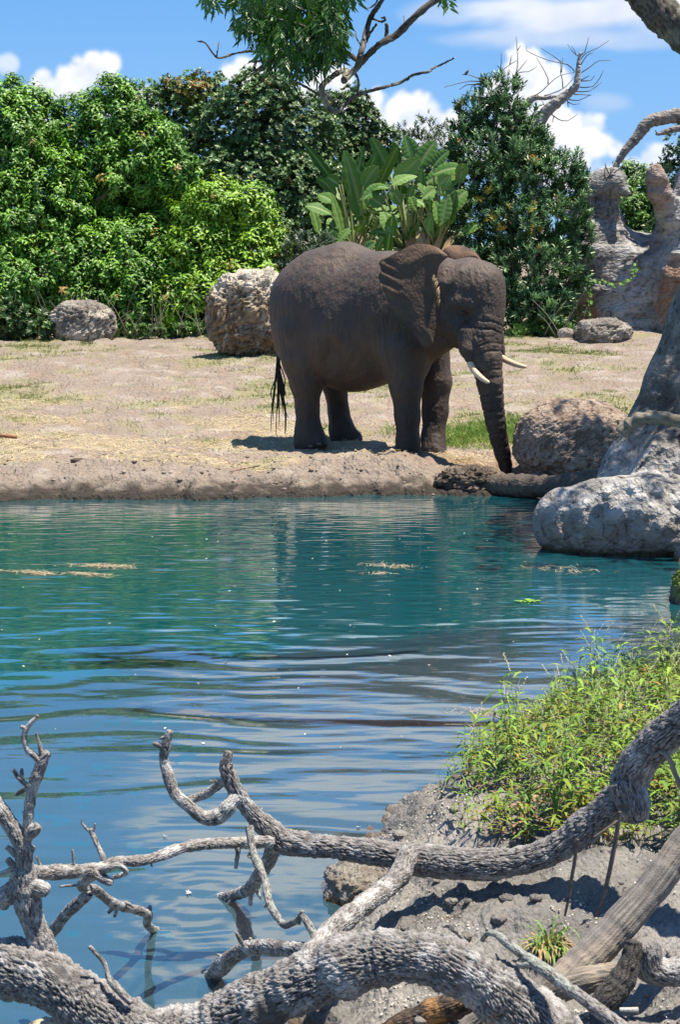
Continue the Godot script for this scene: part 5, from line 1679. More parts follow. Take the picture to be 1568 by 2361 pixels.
	for k in 2500:
		var q := Vector3(rng.randfn() * 1.5, rng.randfn() * 0.5, rng.randfn() * 1.1)
		var p := Vector3(4.9, 7.0, -17.6) + q
		var v := view.inverse() * (p - EYE)
		var sx := 784.0 + v.x / -v.z * F
		if sx < 1640.0:
			continue
		push(buf, Basis.from_euler(Vector3(rng.randf_range(-0.5, 0.5), rng.randf() * TAU, rng.randf_range(-0.6, 0.6))).scaled(Vector3.ONE * rng.randf_range(2.0, 3.4)), p, Color(0.02, 0.06, 0.012).lerp(Color(0.06, 0.15, 0.025), rng.randf()))
	many("leaves", spray, M.leaf, buf, t)


# ---------------------------------------------------------------- dead wood in front

func limbs(t: Node3D, lines: Array, o: Dictionary, called: String, mat: Material) -> void:
	for l in lines:
		var a := Acc.new()
		var r := 0.0
		for q in l:
			r = maxf(r, q[3])
		var w := o.duplicate()
		var real: float = r * mpp(l[0][2], l[0][1])
		w.sides = clampi(int(TAU * real / 0.0026), 8, 170)
		w.step = clampf(real * 0.12, 0.003, 0.006)
		w.amp = minf(o.get("amp", 0.004), real * 0.11)
		tube(a, path(l), w)
		part(called, a.mesh(), mat, t)


func make_foreground_wood() -> void:
	var scaly := {"bark": "plate", "amp": 0.0042, "along": 0.015, "across": 0.0075, "dark": Color(0.07, 0.06, 0.055), "light": Color(0.44, 0.415, 0.395), "lichen": Color(0.66, 0.65, 0.62), "spots": 11.0, "bare": -0.12, "lump": 0.12, "tip": 0.35, "cut": Color(0.34, 0.3, 0.26)}
	var t := thing("dead_branch", "upright grey scaly dead branch with many stubs at the left edge", "branch", at(108, 2200, 5.0))
	var d := 5.02
	limbs(t, [
		[[-190, 1640, d, 15], [-90, 1750, d, 17], [-40, 1812, d, 18], [-12, 1854, d, 18], [14, 1889, d, 18.5], [38, 1925, d, 19], [53, 1958, d, 19], [55, 1990, d, 20], [57, 2022, d, 28], [60, 2052, d, 34], [63, 2082, d, 31], [72, 2115, d, 27], [85, 2150, d, 28], [102, 2190, d, 30], [125, 2235, d, 32]],
		[[52, 1952, d, 15], [63, 1922, d, 14], [64, 1887, d, 12], [72, 1827, d, 12.5], [91, 1772, d, 12.5], [102, 1745, d, 11], [110, 1735, d, 9]],
		[[55, 1938, d, 10], [76, 1916, d - .02, 13], [88, 1904, d - .02, 11]],
		[[92, 1755, d, 8], [78, 1742, d, 7.5], [62, 1729, d, 7.5], [54, 1703, d, 7], [57, 1688, d, 6.5], [66, 1672, d, 5.8], [87, 1650, d, 4.6]],
		[[64, 1682, d, 4.5], [56, 1678, d, 5], [47, 1675, d, 4.5]],
		[[97, 1745, d, 7], [94, 1732, d, 6.5], [90, 1716, d, 4.5], [82, 1690, d, 2.8]],
		[[70, 1814, d, 6], [58, 1808, d, 5.5], [46, 1796, d, 5.5], [36, 1786, d, 4.5], [30, 1776, d, 3.5]], [[46, 1796, d, 4.5], [49, 1785, d, 5], [49, 1772, d, 3]], [[38, 1785, d, 4], [32, 1778, d, 4.6], [28, 1773, d, 3.4]],
		[[68, 1815, d, 5], [52, 1822, d + .03, 6], [36, 1832, d + .05, 4.5]],
		[[48, 2000, d, 10], [24, 2058, d + .02, 24], [8, 2068, d + .02, 22], [10, 2096, d + .02, 8]], [[60, 2040, d, 24], [96, 2050, d - .02, 17], [110, 2056, d - .02, 12]],
		[[36, 1970, d, 9], [24, 1960, d, 7], [14, 1953, d, 5.5]], [[36, 2002, d, 9], [26, 1993, d, 8], [17, 1980, d, 7.5]], [[30, 2003, d, 7], [12, 2010, d, 6], [-14, 2022, d, 6]], [[66, 1962, d, 10], [77, 1952, d, 7]],
		[[56, 1877, d, 3], [51, 1871, d, 1.8]]], scaly, "limb", M.bark)
	limbs(t, [
		[[62, 2012, 5.05, 17], [95, 2012, 5.1, 18], [150, 2010, 5.18, 16.5], [195, 2008, 5.25, 15.5], [225, 2004, 5.3, 15], [252, 1992, 5.35, 12.5], [285, 1986, 5.42, 12], [316, 1985, 5.48, 12], [350, 1979, 5.55, 12], [376, 1971, 5.6, 12.5], [415, 1956, 5.68, 13], [475, 1946, 5.8, 13.5], [550, 1943, 5.92, 14], [625, 1941, 6.02, 14]],
		[[225, 2008, 5.28, 10], [240, 2006, 5.25, 8.5], [255, 1999, 5.24, 7.5], [271, 1995, 5.24, 7], [284, 2002, 5.24, 7], [290, 2013, 5.25, 6.5], [278, 2018, 5.26, 6], [262, 2023, 5.27, 5]],
		[[215, 2006, 5.28, 12], [235, 2024, 5.25, 12], [250, 2032, 5.24, 9.5], [259, 2034, 5.24, 7]],
		[[242, 1992, 5.34, 9], [236, 1975, 5.34, 7], [223, 1947, 5.36, 6], [212, 1922, 5.38, 5.5], [208, 1912, 5.38, 4.5]], [[210, 1920, 5.38, 3.5], [199, 1910, 5.4, 4], [190, 1901, 5.4, 3], [187, 1888, 5.4, 1.8]], [[212, 1920, 5.38, 3.5], [217, 1908, 5.38, 3], [219, 1899, 5.38, 2]],
		[[170, 1998, 5.2, 3.2], [168, 1980, 5.2, 3], [166, 1959, 5.2, 2.4]], [[94, 2000, 5.1, 3.5], [88, 1985, 5.1, 3], [82, 1974, 5.1, 2.4]], [[182, 2041, 5.26, 3.4], [160, 2042, 5.25, 3], [137, 2044, 5.24, 2.4]],
		[[212, 2016, 5.3, 14], [196, 2030, 5.3, 13], [188, 2042, 5.32, 12], [196, 2050, 5.34, 12], [216, 2050, 5.4, 11.5], [235, 2064, 5.5, 11], [258, 2082, 5.6, 11], [284, 2091, 5.72, 10.5], [310, 2097, 5.86, 10], [331, 2104, 5.98, 10], [341, 2112, 6.06, 10], [338, 2128, 6.15, 9], [346, 2139, 6.25, 8.5], [362, 2145, 6.36, 8], [390, 2144, 6.46, 7], [412, 2141, 6.55, 5], [424, 2141, 6.6, 3]],
		[[262, 2084, 5.62, 6], [258, 2095, 5.62, 5], [249, 2105, 5.62, 4]], [[268, 2088, 5.65, 5], [267, 2103, 5.65, 4.5], [263, 2114, 5.65, 3.6]], [[280, 2086, 5.7, 4], [292, 2082, 5.7, 4.5], [308, 2092, 5.7, 3]], [[338, 2106, 6.05, 7], [344, 2096, 6.05, 6], [345, 2088, 6.05, 4]],
		[[204, 2058, 5.33, 12], [196, 2068, 5.34, 13], [156, 2103, 5.4, 13.5], [128, 2138, 5.45, 13], [100, 2175, 5.5, 12]],
		[[540, 1946, 5.9, 5], [548, 1960, 5.9, 6], [547, 1975, 5.9, 5], [543, 2002, 5.9, 4]], [[548, 1975, 5.9, 3], [541, 1983, 5.9, 2.6]], [[345, 1985, 5.55, 3], [350, 1998, 5.55, 2.4]]], scaly, "limb", M.bark)
	# the long branch from the right
	var furrow := {"bark": "plate", "amp": 0.0075, "along": 0.024, "across": 0.0085, "dark": Color(0.05, 0.045, 0.042), "light": Color(0.40, 0.38, 0.365), "lichen": Color(0.58, 0.57, 0.555), "spots": 7.0, "lump": 0.10, "tip": 0.3, "cut": Color(0.3, 0.27, 0.24)}
	t = thing("dead_branch", "long grey furrowed dead branch reaching from the right edge over the water", "branch", at(1034, 2030, 6.0))
	limbs(t, [
		[[2500, 900, 5.2, 52], [2150, 1130, 5.3, 46], [1850, 1370, 5.42, 41], [1660, 1560, 5.55, 38], [1610, 1622, 5.6, 38], [1560, 1672, 5.65, 38], [1515, 1712, 5.7, 39], [1478, 1752, 5.74, 41], [1455, 1795, 5.78, 42], [1440, 1835, 5.8, 42], [1400, 1868, 5.84, 38], [1365, 1892, 5.87, 36], [1310, 1940, 5.9, 34], [1234, 1976, 5.93, 32], [1134, 1993, 5.96, 36], [1034, 1989, 6.0, 38], [960, 1981, 6.02, 36], [900, 1971, 6.03, 31], [840, 1962, 6.04, 28], [784, 1956, 6.05, 28], [700, 1946, 6.06, 27], [655, 1940, 6.06, 29], [625, 1915, 6.06, 25], [590, 1885, 6.06, 20], [567, 1858, 6.06, 19], [550, 1835, 6.06, 19], [532, 1800, 6.06, 17], [522, 1772, 6.06, 14], [521, 1757, 6.06, 12.5], [525, 1742, 6.06, 10], [527, 1733, 6.06, 8]],
		[[1440, 1800, 5.76, 36], [1462, 1855, 5.74, 36], [1470, 1890, 5.74, 24]]], furrow, "limb", M.bark)
	limbs(t, [
		[[548, 1828, 6.06, 15], [536, 1846, 6.04, 16], [524, 1864, 6.03, 17], [508, 1879, 6.03, 17.5], [490, 1886, 6.03, 17], [468, 1884, 6.03, 16], [450, 1873, 6.03, 15], [430, 1855, 6.04, 14], [408, 1836, 6.05, 13.5], [396, 1815, 6.06, 13.5], [388, 1790, 6.07, 13], [380, 1765, 6.08, 12], [377, 1745, 6.08, 11], [381, 1722, 6.08, 10.5], [387, 1700, 6.08, 9.5], [392, 1685, 6.08, 8]],
		[[382, 1722, 6.08, 6], [368, 1719, 6.08, 6.5], [353, 1714, 6.08, 5]], [[384, 1700, 6.08, 5], [376, 1701, 6.08, 4], [368, 1703, 6.08, 2.6]],
		[[518, 1802, 6.06, 9], [498, 1814, 6.08, 10], [475, 1830, 6.1, 10], [450, 1840, 6.11, 9.5], [428, 1846, 6.1, 8]], [[516, 1803, 6.06, 4], [500, 1801, 6.05, 3.6], [483, 1801, 6.05, 2.6]],
		[[636, 1946, 6.1, 17], [628, 1962, 6.15, 17], [619, 1985, 6.22, 16], [607, 2004, 6.3, 15.5], [595, 2018, 6.36, 15.5], [588, 2032, 6.42, 15.5], [578, 2046, 6.5, 14.5], [562, 2056, 6.56, 13.5], [540, 2064, 6.62, 12.5], [515, 2069, 6.68, 11.5], [490, 2075, 6.74, 10.5], [462, 2081, 6.8, 8], [438, 2086, 6.86, 4]],
		[[585, 2046, 6.5, 7], [578, 2066, 6.5, 6], [577, 2088, 6.5, 4]], [[588, 2048, 6.48, 5], [598, 2064, 6.46, 4.5], [602, 2072, 6.46, 3.5]], [[545, 2064, 6.6, 5], [533, 2078, 6.6, 4.6], [518, 2096, 6.62, 3.6]], [[618, 1968, 6.1, 4], [606, 1978, 6.1, 3]]], scaly, "limb", M.bark)
	var green := scaly.duplicate()
	green.lichen = Color(0.42, 0.46, 0.40)
	limbs(t, [
		[[945, 1965, 5.98, 24], [936, 1985, 5.94, 25], [922, 2018, 5.88, 24], [900, 2040, 5.8, 23], [850, 2078, 5.62, 23], [800, 2116, 5.46, 24], [760, 2150, 5.34, 24], [735, 2180, 5.26, 24], [700, 2225, 5.15, 24]],
		[[790, 2180, 5.22, 18], [740, 2188, 5.28, 19], [690, 2190, 5.36, 18.5], [650, 2187, 5.44, 18], [610, 2184, 5.54, 18], [575, 2186, 5.62, 18.5], [548, 2198, 5.7, 19], [522, 2217, 5.78, 20], [500, 2238, 5.85, 20], [482, 2262, 5.92, 18], [468, 2285, 5.98, 14], [462, 2300, 6.02, 8]],
		[[482, 2250, 5.9, 8], [472, 2244, 5.92, 9], [466, 2250, 5.94, 6]], [[560, 2180, 5.6, 6], [552, 2165, 5.58, 5], [543, 2150, 5.56, 2.5]], [[578, 2172, 5.6, 5], [577, 2162, 5.6, 3]], [[510, 2205, 5.78, 4], [500, 2200, 5.8, 2.6]]], scaly, "limb", M.bark)
	t = thing("lichen_twig", "thin green-crusted twig zigzagging down over the water between two branches", "twig", at(740, 2178, 5.25))
	limbs(t, [[[575, 1906, 5.9, 9.5], [577, 1925, 5.88, 8.5], [580, 1949, 5.86, 8.5], [587, 1975, 5.82, 9.5], [596, 1995, 5.8, 10.5], [605, 2016, 5.76, 10], [612, 2035, 5.72, 9.5], [617, 2064, 5.66, 9], [624, 2089, 5.6, 9], [640, 2115, 5.54, 8.5], [656, 2133, 5.48, 8.5], [672, 2128, 5.45, 8], [686, 2121, 5.42, 7.5], [695, 2112, 5.4, 7.5], [704, 2120, 5.38, 8], [716, 2140, 5.34, 9], [730, 2164, 5.3, 9.5], [742, 2184, 5.25, 9]], [[697, 2112, 5.4, 6], [696, 2100, 5.4, 5.5]], [[590, 1978, 5.82, 4], [572, 1976, 5.82, 3]], [[692, 2118, 5.4, 4], [690, 2132, 5.4, 3]], [[583, 1958, 5.86, 4], [572, 1975, 5.86, 4]], [[618, 2086, 5.62, 5], [609, 2090, 5.62, 4]]], green, "limb", M.bark)
	# the big arched log
	t = thing("log", "thick arching log with deeply furrowed bark across the bottom of the view", "log", at(480, 2350, 5.0))
	furrow.amp = 0.011
	furrow.along = 0.026
	furrow.across = 0.0078
	furrow.lichen = Color(0.56, 0.545, 0.535)
	limbs(t, [[[-520, 2480, 5.1, 66], [-330, 2350, 5.08, 66], [-160, 2262, 5.05, 66], [-60, 2236, 5.03, 66], [0, 2232, 5.02, 66], [60, 2240, 5.0, 66], [120, 2266, 4.98, 66], [180, 2306, 4.97, 65], [240, 2344, 4.95, 64], [310, 2376, 4.93, 64], [380, 2390, 4.92, 66], [450, 2381, 4.91, 67], [520, 2354, 4.9, 66], [590, 2318, 4.88, 66], [660, 2283, 4.86, 67], [730, 2252, 4.85, 68], [800, 2226, 4.83, 69], [870, 2210, 4.82, 61], [930, 2205, 4.8, 55], [990, 2212, 4.78, 56], [1050, 2232, 4.76, 62], [1110, 2262, 4.74, 68], [1170, 2302, 4.72, 74], [1230, 2350, 4.7, 76], [1300, 2420, 4.68, 74], [1370, 2500, 4.66, 72]]], furrow, "bark_log", M.bark)
	limbs(t, [[[205, 2182, 4.95, 4.5], [220, 2198, 4.95, 5], [240, 2221, 4.95, 6], [246, 2240, 4.94, 6], [252, 2258, 4.93, 7], [264, 2272, 4.92, 9], [282, 2292, 4.9, 9], [302, 2312, 4.88, 8]]], green, "twig", M.bark)
	t = thing("lichen_stick", "pale green-crusted stick leaning over the right end of the arched log", "stick", at(1300, 2270, 4.6))
	limbs(t, [[[1112, 2168, 4.82, 4], [1122, 2155, 4.8, 5.5], [1134, 2151, 4.78, 7], [1150, 2158, 4.77, 9], [1168, 2172, 4.75, 10.5], [1200, 2197, 4.71, 11.5], [1236, 2222, 4.68, 13], [1270, 2246, 4.64, 14], [1304, 2272, 4.6, 14.5], [1340, 2298, 4.56, 14.5], [1376, 2325, 4.53, 15], [1420, 2358, 4.5, 15], [1480, 2400, 4.45, 15]], [[1222, 2222, 4.68, 8], [1204, 2226, 4.69, 9], [1192, 2220, 4.7, 5]]], green, "limb", M.bark)
	t = thing("lichen_twig", "short green-crusted twig on top of the arched log", "twig", at(1048, 2165, 4.8))
	limbs(t, [[[1022, 2136, 4.8, 3.5], [1036, 2135, 4.8, 5], [1044, 2143, 4.8, 5.5], [1056, 2152, 4.8, 4.5], [1070, 2168, 4.8, 4]]], green, "limb", M.bark)
	# smooth driftwood and what lies round it
	var smooth := {"bark": "grain", "amp": 0.004, "along": 0.22, "across": 0.010, "dark": Color(0.13, 0.115, 0.10), "light": Color(0.31, 0.285, 0.255), "lichen": Color(0.40, 0.33, 0.26), "spots": 3.5, "lump": 0.06, "tip": 0.3, "cut": Color(0.36, 0.32, 0.27)}
	t = thing("driftwood", "bare smooth grey driftwood limb leaning at the lower right", "driftwood", at(1300, 2300, 4.9))
	limbs(t, [[[2150, 1300, 5.4, 40], [1900, 1560, 5.25, 38], [1700, 1790, 5.15, 37], [1640, 1870, 5.12, 37], [1568, 1962, 5.08, 37], [1509, 2043, 5.05, 37], [1434, 2128, 5.0, 38], [1374, 2192, 4.96, 39], [1325, 2238, 4.93, 42], [1288, 2268, 4.9, 38], [1262, 2292, 4.88, 24]], [[1292, 2274, 4.9, 36], [1340, 2258, 4.9, 36], [1384, 2250, 4.91, 32], [1420, 2244, 4.92, 27], [1440, 2240, 4.93, 22]]], smooth, "limb", M.wood)
	var sooty := {"bark": "plate", "amp": 0.004, "along": 0.03, "across": 0.012, "dark": Color(0.03, 0.028, 0.026), "light": Color(0.12, 0.11, 0.10), "lump": 0.12, "tip": 0.4}
	t = thing("stump", "dark broken stub standing among the driftwood", "stump", at(1400, 2320, 4.8))
	limbs(t, [[[1462, 2172, 4.84, 20], [1458, 2200, 4.83, 24], [1450, 2230, 4.82, 28], [1436, 2258, 4.81, 32], [1418, 2284, 4.8, 34], [1398, 2306, 4.79, 34], [1376, 2330, 4.78, 28]]], sooty, "stub", M.bark)
	t = thing("log", "grey knuckled log entering from the right behind the dark stub", "log", at(1520, 2250, 4.9))
	limbs(t, [[[1680, 2222, 4.9, 33], [1600, 2234, 4.9, 33], [1540, 2242, 4.9, 32], [1500, 2230, 4.9, 34], [1490, 2195, 4.9, 36], [1486, 2170, 4.9, 30]]], furrow, "bark_log", M.bark)
	t = thing("log", "short dark log with its orange heartwood showing, under the arched log", "log", at(1000, 2340, 5.0))
	var heart := sooty.duplicate()
	heart.lichen = Color(0.50, 0.27, 0.11)
	heart.spots = 6.0
	heart.light = Color(0.17, 0.13, 0.1)
	limbs(t, [[[880, 2392, 5.2, 26], [930, 2366, 5.18, 30], [990, 2340, 5.15, 33], [1040, 2322, 5.12, 32], [1080, 2306, 5.1, 28]]], heart, "limb", M.bark)
	t = thing("driftwood", "smooth grey wedge of driftwood under the arched log at the bottom", "driftwood", at(1100, 2400, 4.95))
	limbs(t, [[[1040, 2420, 4.98, 40], [1085, 2378, 4.96, 30], [1120, 2345, 4.94, 22]]], smooth, "limb", M.wood)
	t = thing("stick", "small white broken stick on the grey dirt, lower right", "stick", at(1455, 2330, 4.75))
	var bone := smooth.duplicate()
	bone.light = Color(0.62, 0.58, 0.53)
	bone.dark = Color(0.4, 0.36, 0.3)
	limbs(t, [[[1430, 2328, 4.74, 4.5], [1450, 2328, 4.74, 5], [1472, 2328, 4.74, 6]]], bone, "limb", M.wood)
	t = thing("twig", "crooked grey twig at the right edge below the long branch", "twig", at(1545, 1780, 5.6))
	limbs(t, [[[1528, 1736, 5.62, 5], [1540, 1742, 5.6, 6], [1550, 1762, 5.6, 6], [1560, 1790, 5.6, 6], [1580, 1830, 5.6, 6]]], smooth, "limb", M.wood)
	# dead weed stalks in front of the long branch
	var stalk := {"bark": "knot", "amp": 0.0008, "along": 0.03, "dark": Color(0.06, 0.05, 0.045), "light": Color(0.17, 0.14, 0.12)}
	t = thing("dead_stalk", "taller dark dead weed stalk hanging from the knee of the long branch", "stalk", at(1374, 2120, 5.6))
	limbs(t, [[[1430, 1872, 5.6, 4.5], [1424, 1915, 5.6, 5], [1414, 1970, 5.6, 5.5], [1404, 2020, 5.6, 5.2], [1390, 2075, 5.6, 4.5], [1370, 2128, 5.6, 3]], [[1428, 1890, 5.6, 3], [1400, 1910, 5.58, 2.5], [1370, 1930, 5.56, 1.6]]], stalk, "stem", M.twig)
	t = thing("dead_stalk", "shorter dead weed stalk beside the green grass tuft", "stalk", at(1304, 2110, 5.6))
	limbs(t, [[[1332, 1935, 5.6, 4], [1326, 1985, 5.6, 4.2], [1318, 2030, 5.6, 4], [1312, 2070, 5.6, 3.6], [1303, 2112, 5.6, 2.6]], [[1330, 1945, 5.6, 2], [1350, 1925, 5.58, 1.6]]], stalk, "stem", M.twig)


# ---------------------------------------------------------------- grasses and weeds

func weed(seed_: int, tall: float, flowers: bool, dry: bool) -> ArrayMesh:
	var g := RandomNumberGenerator.new()
	g.seed = seed_
	var a := Acc.new()
	var lean := Vector3(g.randf_range(-0.3, 0.3), 1.0, g.randf_range(-0.25, 0.25))
	var green := Color(0.15, 0.25, 0.035)
	var p := Vector3.ZERO
	var stem := [[p, 0.0022]]
	var n := int(tall / 0.045)
	for k in n:
		p += (lean + Vector3(g.randf_range(-0.35, 0.35), 0, g.randf_range(-0.35, 0.35))).normalized() * 0.045
		stem.append([p, lerpf(0.0021, 0.0009, float(k) / n)])
		if k < 1:
			continue
		for e in (2 if g.randf() < 0.5 else 1):
			var az := g.randf() * TAU
			var dir := Vector3(cos(az), g.randf_range(0.1, 0.9), sin(az)).normalized()
			var c := green * g.randf_range(0.65, 1.35)
			if g.randf() < 0.10 + 0.25 * smoothstep(0.5, 0.0, float(k) / n):
				c = Color(0.30, 0.22, 0.05) * g.randf_range(0.6, 1.2)
			if dry:
				c = Color(0.24, 0.17, 0.12) * g.randf_range(0.6, 1.3)
			leaf(a, p, dir, Vector3.UP, g.randf_range(0.06, 0.125) * (0.6 if dry else 1.0), g.randf_range(0.012, 0.021), 0.5, c, 3, 0.4)
	tube(a, stem, {"sides": 4, "step": 0.06, "dark": Color(0.17, 0.17, 0.06) if not dry else Color(0.16, 0.12, 0.09), "light": Color(0.24, 0.28, 0.08) if not dry else Color(0.26, 0.2, 0.15)})
	if flowers:
		for e in 3:
			var az := g.randf() * TAU
			var q: Vector3 = stem[stem.size() - 1 - e * 2][0]
			var out := Vector3(cos(az) * 0.6, 0.8, sin(az) * 0.4).normalized()
			tube(a, [[q, 0.0009], [q + out * 0.09, 0.0007]], {"sides": 3, "step": 0.1, "dark": Color(0.25, 0.3, 0.1), "light": Color(0.25, 0.3, 0.1)})
			for b in 12:
				var c := q + out * (0.03 + 0.006 * b) + Vector3(g.randf_range(-0.003, 0.003), 0, g.randf_range(-0.003, 0.003))
				var f := a.put(c + Vector3(0, 0.004, 0), Color(0.55, 0.58, 0.36))
				a.put(c + Vector3(0.0035, 0, 0.002), Color(0.6, 0.62, 0.42))
				a.put(c + Vector3(-0.0035, 0, 0.002), Color(0.6, 0.62, 0.42))
				a.put(c + Vector3(0, -0.001, -0.004), Color(0.5, 0.55, 0.33))
				a.tri(f, f + 1, f + 2)
				a.tri(f, f + 2, f + 3)
				a.tri(f, f + 3, f + 1)
	return a.mesh(false)


func tuft(seed_: int, blades: int, tall: float, spread: float) -> ArrayMesh:
	var g := RandomNumberGenerator.new()
	g.seed = seed_
	var a := Acc.new()
	for k in blades:
		var az := g.randf() * TAU
		var b := Vector3(cos(az), 0, sin(az)) * spread * sqrt(g.randf())
		var dir := (Vector3(cos(az + g.randf_range(-1, 1)), 0, sin(az + g.randf_range(-1, 1))) * g.randf_range(0.15, 0.9) + Vector3.UP).normalized()
		var l := tall * g.randf_range(0.5, 1.1)
		leaf(a, b, dir, Vector3(dir.z, 0.3, -dir.x), l, l * 0.055 + 0.0025, g.randf_range(0.15, 0.6), Color.WHITE * g.randf_range(0.7, 1.1), 3, 0.3, 0.35)
	return a.mesh(false)


func make_plants() -> void:
	rng.seed = 404
	# weeds on the near bank: one mass, with the tallest ones standing apart
	var mass := thing("weeds", "bright green weeds with narrow leaves growing thickly behind the long branch", "weeds", at(1350, 1930, 6.6), "", "stuff")
	var bufs := [PackedFloat32Array(), PackedFloat32Array(), PackedFloat32Array(), PackedFloat32Array(), PackedFloat32Array(), PackedFloat32Array()]
	var kinds := [weed(1, 0.26, false, false), weed(2, 0.34, false, false), weed(3, 0.40, true, false), weed(4, 0.22, false, false), weed(5, 0.16, false, true), weed(6, 0.30, true, false)]
	for k in 1500:
		var x := rng.randf_range(0.32, 2.9)
		var d := rng.randf_range(6.05, 10.2)
		var s := bank_side(x, d)
		if s < -0.05 or s > 3.6 or (d > 8.7 and x < 1.25):
			continue
		var v := view.inverse() * (Vector3(x, 0.3, -d) - EYE)
		var px := 784.0 + v.x / -v.z * F
		var py := 1180.5 - v.y / -v.z * F
		# thick behind the branch, thinning out to the left
		var line := lerpf(1900.0, 1945.0, clampf((px - 1020.0) / 150.0, 0.0, 1.0)) if px < 1200.0 else lerpf(1945.0, 1985.0, clampf((px - 1330.0) / 100.0, 0.0, 1.0))
		if px < 1015.0 or py > line:
			continue
		if px < 1200.0 and rng.randf() > (px - 1010.0) / 90.0 + 0.12:
			continue
		var kind := rng.randi_range(0, 5)
		if px > 1060.0 and px < 1270.0 and py > 1830.0 and rng.randf() < 0.4:
			kind = 4
		elif kind == 4 and (px > 1330.0 or py < 1820.0):
			kind = 1
		if kind == 2 and px < 1150.0:
			kind = 3
		var h := maxf(near_height(x, d), 0.0)
		var sc := rng.randf_range(0.45, 0.85) if rng.randf() < 0.92 else rng.randf_range(1.0, 1.3)
		push(bufs[kind], Basis(Vector3.UP, rng.randf() * TAU).scaled(Vector3(sc, sc, sc)), Vector3(x, h - 0.01, -d), Color(rng.randf_range(0.75, 1.25), 1.0, rng.randf_range(0.7, 1.2)) * rng.randf_range(0.6, 1.2))
	for k in 3200:
		var x := rng.randf_range(0.35, 2.6)
		var d := rng.randf_range(6.1, 9.6)
		var s := bank_side(x, d)
		var v := view.inverse() * (Vector3(x, 0.3, -d) - EYE)
		var px := 784.0 + v.x / -v.z * F
		var py := 1180.5 - v.y / -v.z * F
		if s < 0.0 or px < 1060.0 or py > lerpf(1925.0, 1990.0, clampf((px - 1100.0) / 250.0, 0.0, 1.0)) or rng.randf() > (px - 1040.0) / 140.0:
			continue
		var kind := 3 if rng.randf() < 0.8 else 4
		push(bufs[kind], Basis(Vector3.UP, rng.randf() * TAU).scaled(Vector3.ONE * rng.randf_range(0.45, 0.85)), Vector3(x, maxf(near_height(x, d), 0.0) - 0.01, -d), Color(rng.randf_range(0.8, 1.5), 1.0, rng.randf_range(0.6, 1.1)) * rng.randf_range(0.55, 1.15))
	for k in 6:
		if bufs[k].size():
			many("stems", kinds[k], M.grass if k != 4 else M.dry, bufs[k], mass)
	var spots := [[1195, 1830, 7.2, 0.50, "tall leafy weed farthest left, leaning over the water"], [1255, 1850, 7.0, 0.50, "tall weed with pale flower spikes, second from the left over the water"], [1320, 1850, 7.0, 0.62, "tall thin reddish-stemmed weed in the middle of the bank"], [1395, 1840, 7.0, 0.56, "tall flowering weed with one dark leaf, right of the middle of the bank"], [1480, 1800, 7.0, 0.50, "tall flowering weed standing above the knee of the long branch"], [1545, 1780, 7.1, 0.52, "tall dense weed at the right edge above the long branch"]]
	for k in spots.size():
		var q = spots[k]
		var p := at(q[0], q[1], q[2])
		p.y = maxf(near_height(p.x, q[2]), 0.0)
		var o := solo("weed", weed(50 + k, q[3], k != 0, false), M.grass, q[4], "weed", "tall weeds on the near bank")
		o.position = p
	# coarse grass tuft on the bare dirt
	var p := at(1270, 2120, 5.5)
	p.y = near_height(p.x, 5.5)
	var g := RandomNumberGenerator.new()
	g.seed = 9
	var a := Acc.new()
	for l in [[1255, 2130, 1215, 2160, 14], [1262, 2120, 1218, 2060, 10], [1270, 2110, 1295, 2012, 11], [1275, 2110, 1340, 2052, 12], [1268, 2105, 1215, 2048, 9], [1262, 2118, 1320, 2040, 9], [1258, 2125, 1190, 2066, 7], [1280, 2112, 1352, 2046, 9], [1270, 2118, 1286, 2062, 12], [1265, 2124, 1244, 2070, 12], [1272, 2120, 1310, 2080, 10], [1255, 2126, 1236, 2110, 9]]:
		var b := at(l[0], l[1], 5.5 + g.randf_range(-0.05, 0.05))
		b.y = near_height(b.x, 5.5) - 0.01
		var e := at(l[2], l[3], 5.5 + g.randf_range(-0.12, 0.12))
		e.y += 0.05
		leaf(a, b, (e - b).normalized(), Vector3(0.2, 0.5, 1), (e - b).length(), l[4] * 0.5 * mpp(5.5), 0.75, Color(0.17, 0.27, 0.08) * g.randf_range(0.8, 1.2), 6, 0.35, 0.3)
	for k in 150:
		var az := g.randf() * TAU
		var b := p + Vector3(cos(az), 0, sin(az)) * g.randf() * 0.06 + Vector3(-0.01, 0.0, 0.02)
		var e := Vector3(cos(az) * g.randf(), g.randf_range(0.3, 1.0), sin(az) * g.randf() + 0.3).normalized()
		leaf(a, b, e, Vector3.UP, g.randf_range(0.05, 0.11), 0.008, 0.7, Color(0.15, 0.24, 0.05) if g.randf() < 0.5 else Color(0.36, 0.25, 0.12), 3, 0.35)
	solo("grass_tuft", a.mesh(false), M.grass, "lone tuft of coarse green grass with dry leaves on the bare dirt", "grass tuft")
	# grass on the far bank
	var blades := tuft(3, 12, 0.10, 0.07)
	var buf := PackedFloat32Array()
	rng.seed = 12
	for k in 26000:
		var d := 19.9 + 14.0 * pow(rng.randf(), 0.8)
		var x := rng.randf_range(-0.235, 0.235) * d
		var v := grass_patch(x, d)
		if rng.randf() > v * v * 0.8 + 0.012:
			continue
		var s := rng.randf_range(0.35, 0.9) * (0.7 + 0.5 * v)
		var c := Color(0.13, 0.20, 0.04).lerp(Color(0.34, 0.31, 0.12), rng.randf() * 0.8)
		push(buf, Basis(Vector3.UP, rng.randf() * TAU).scaled(Vector3(s * 1.3, s, s * 1.3)), Vector3(x, far_height(x, d) - 0.005, -d), c)
	many("sparse_grass", blades, M.grass, buf, self)
	tag(get_child(get_child_count() - 1), "thin short grass in patches over the sandy bank", "grass", "", "stuff")
	# the lush patch behind the trunk
	buf = PackedFloat32Array()
	var lush := tuft(7, 14, 0.17, 0.10)
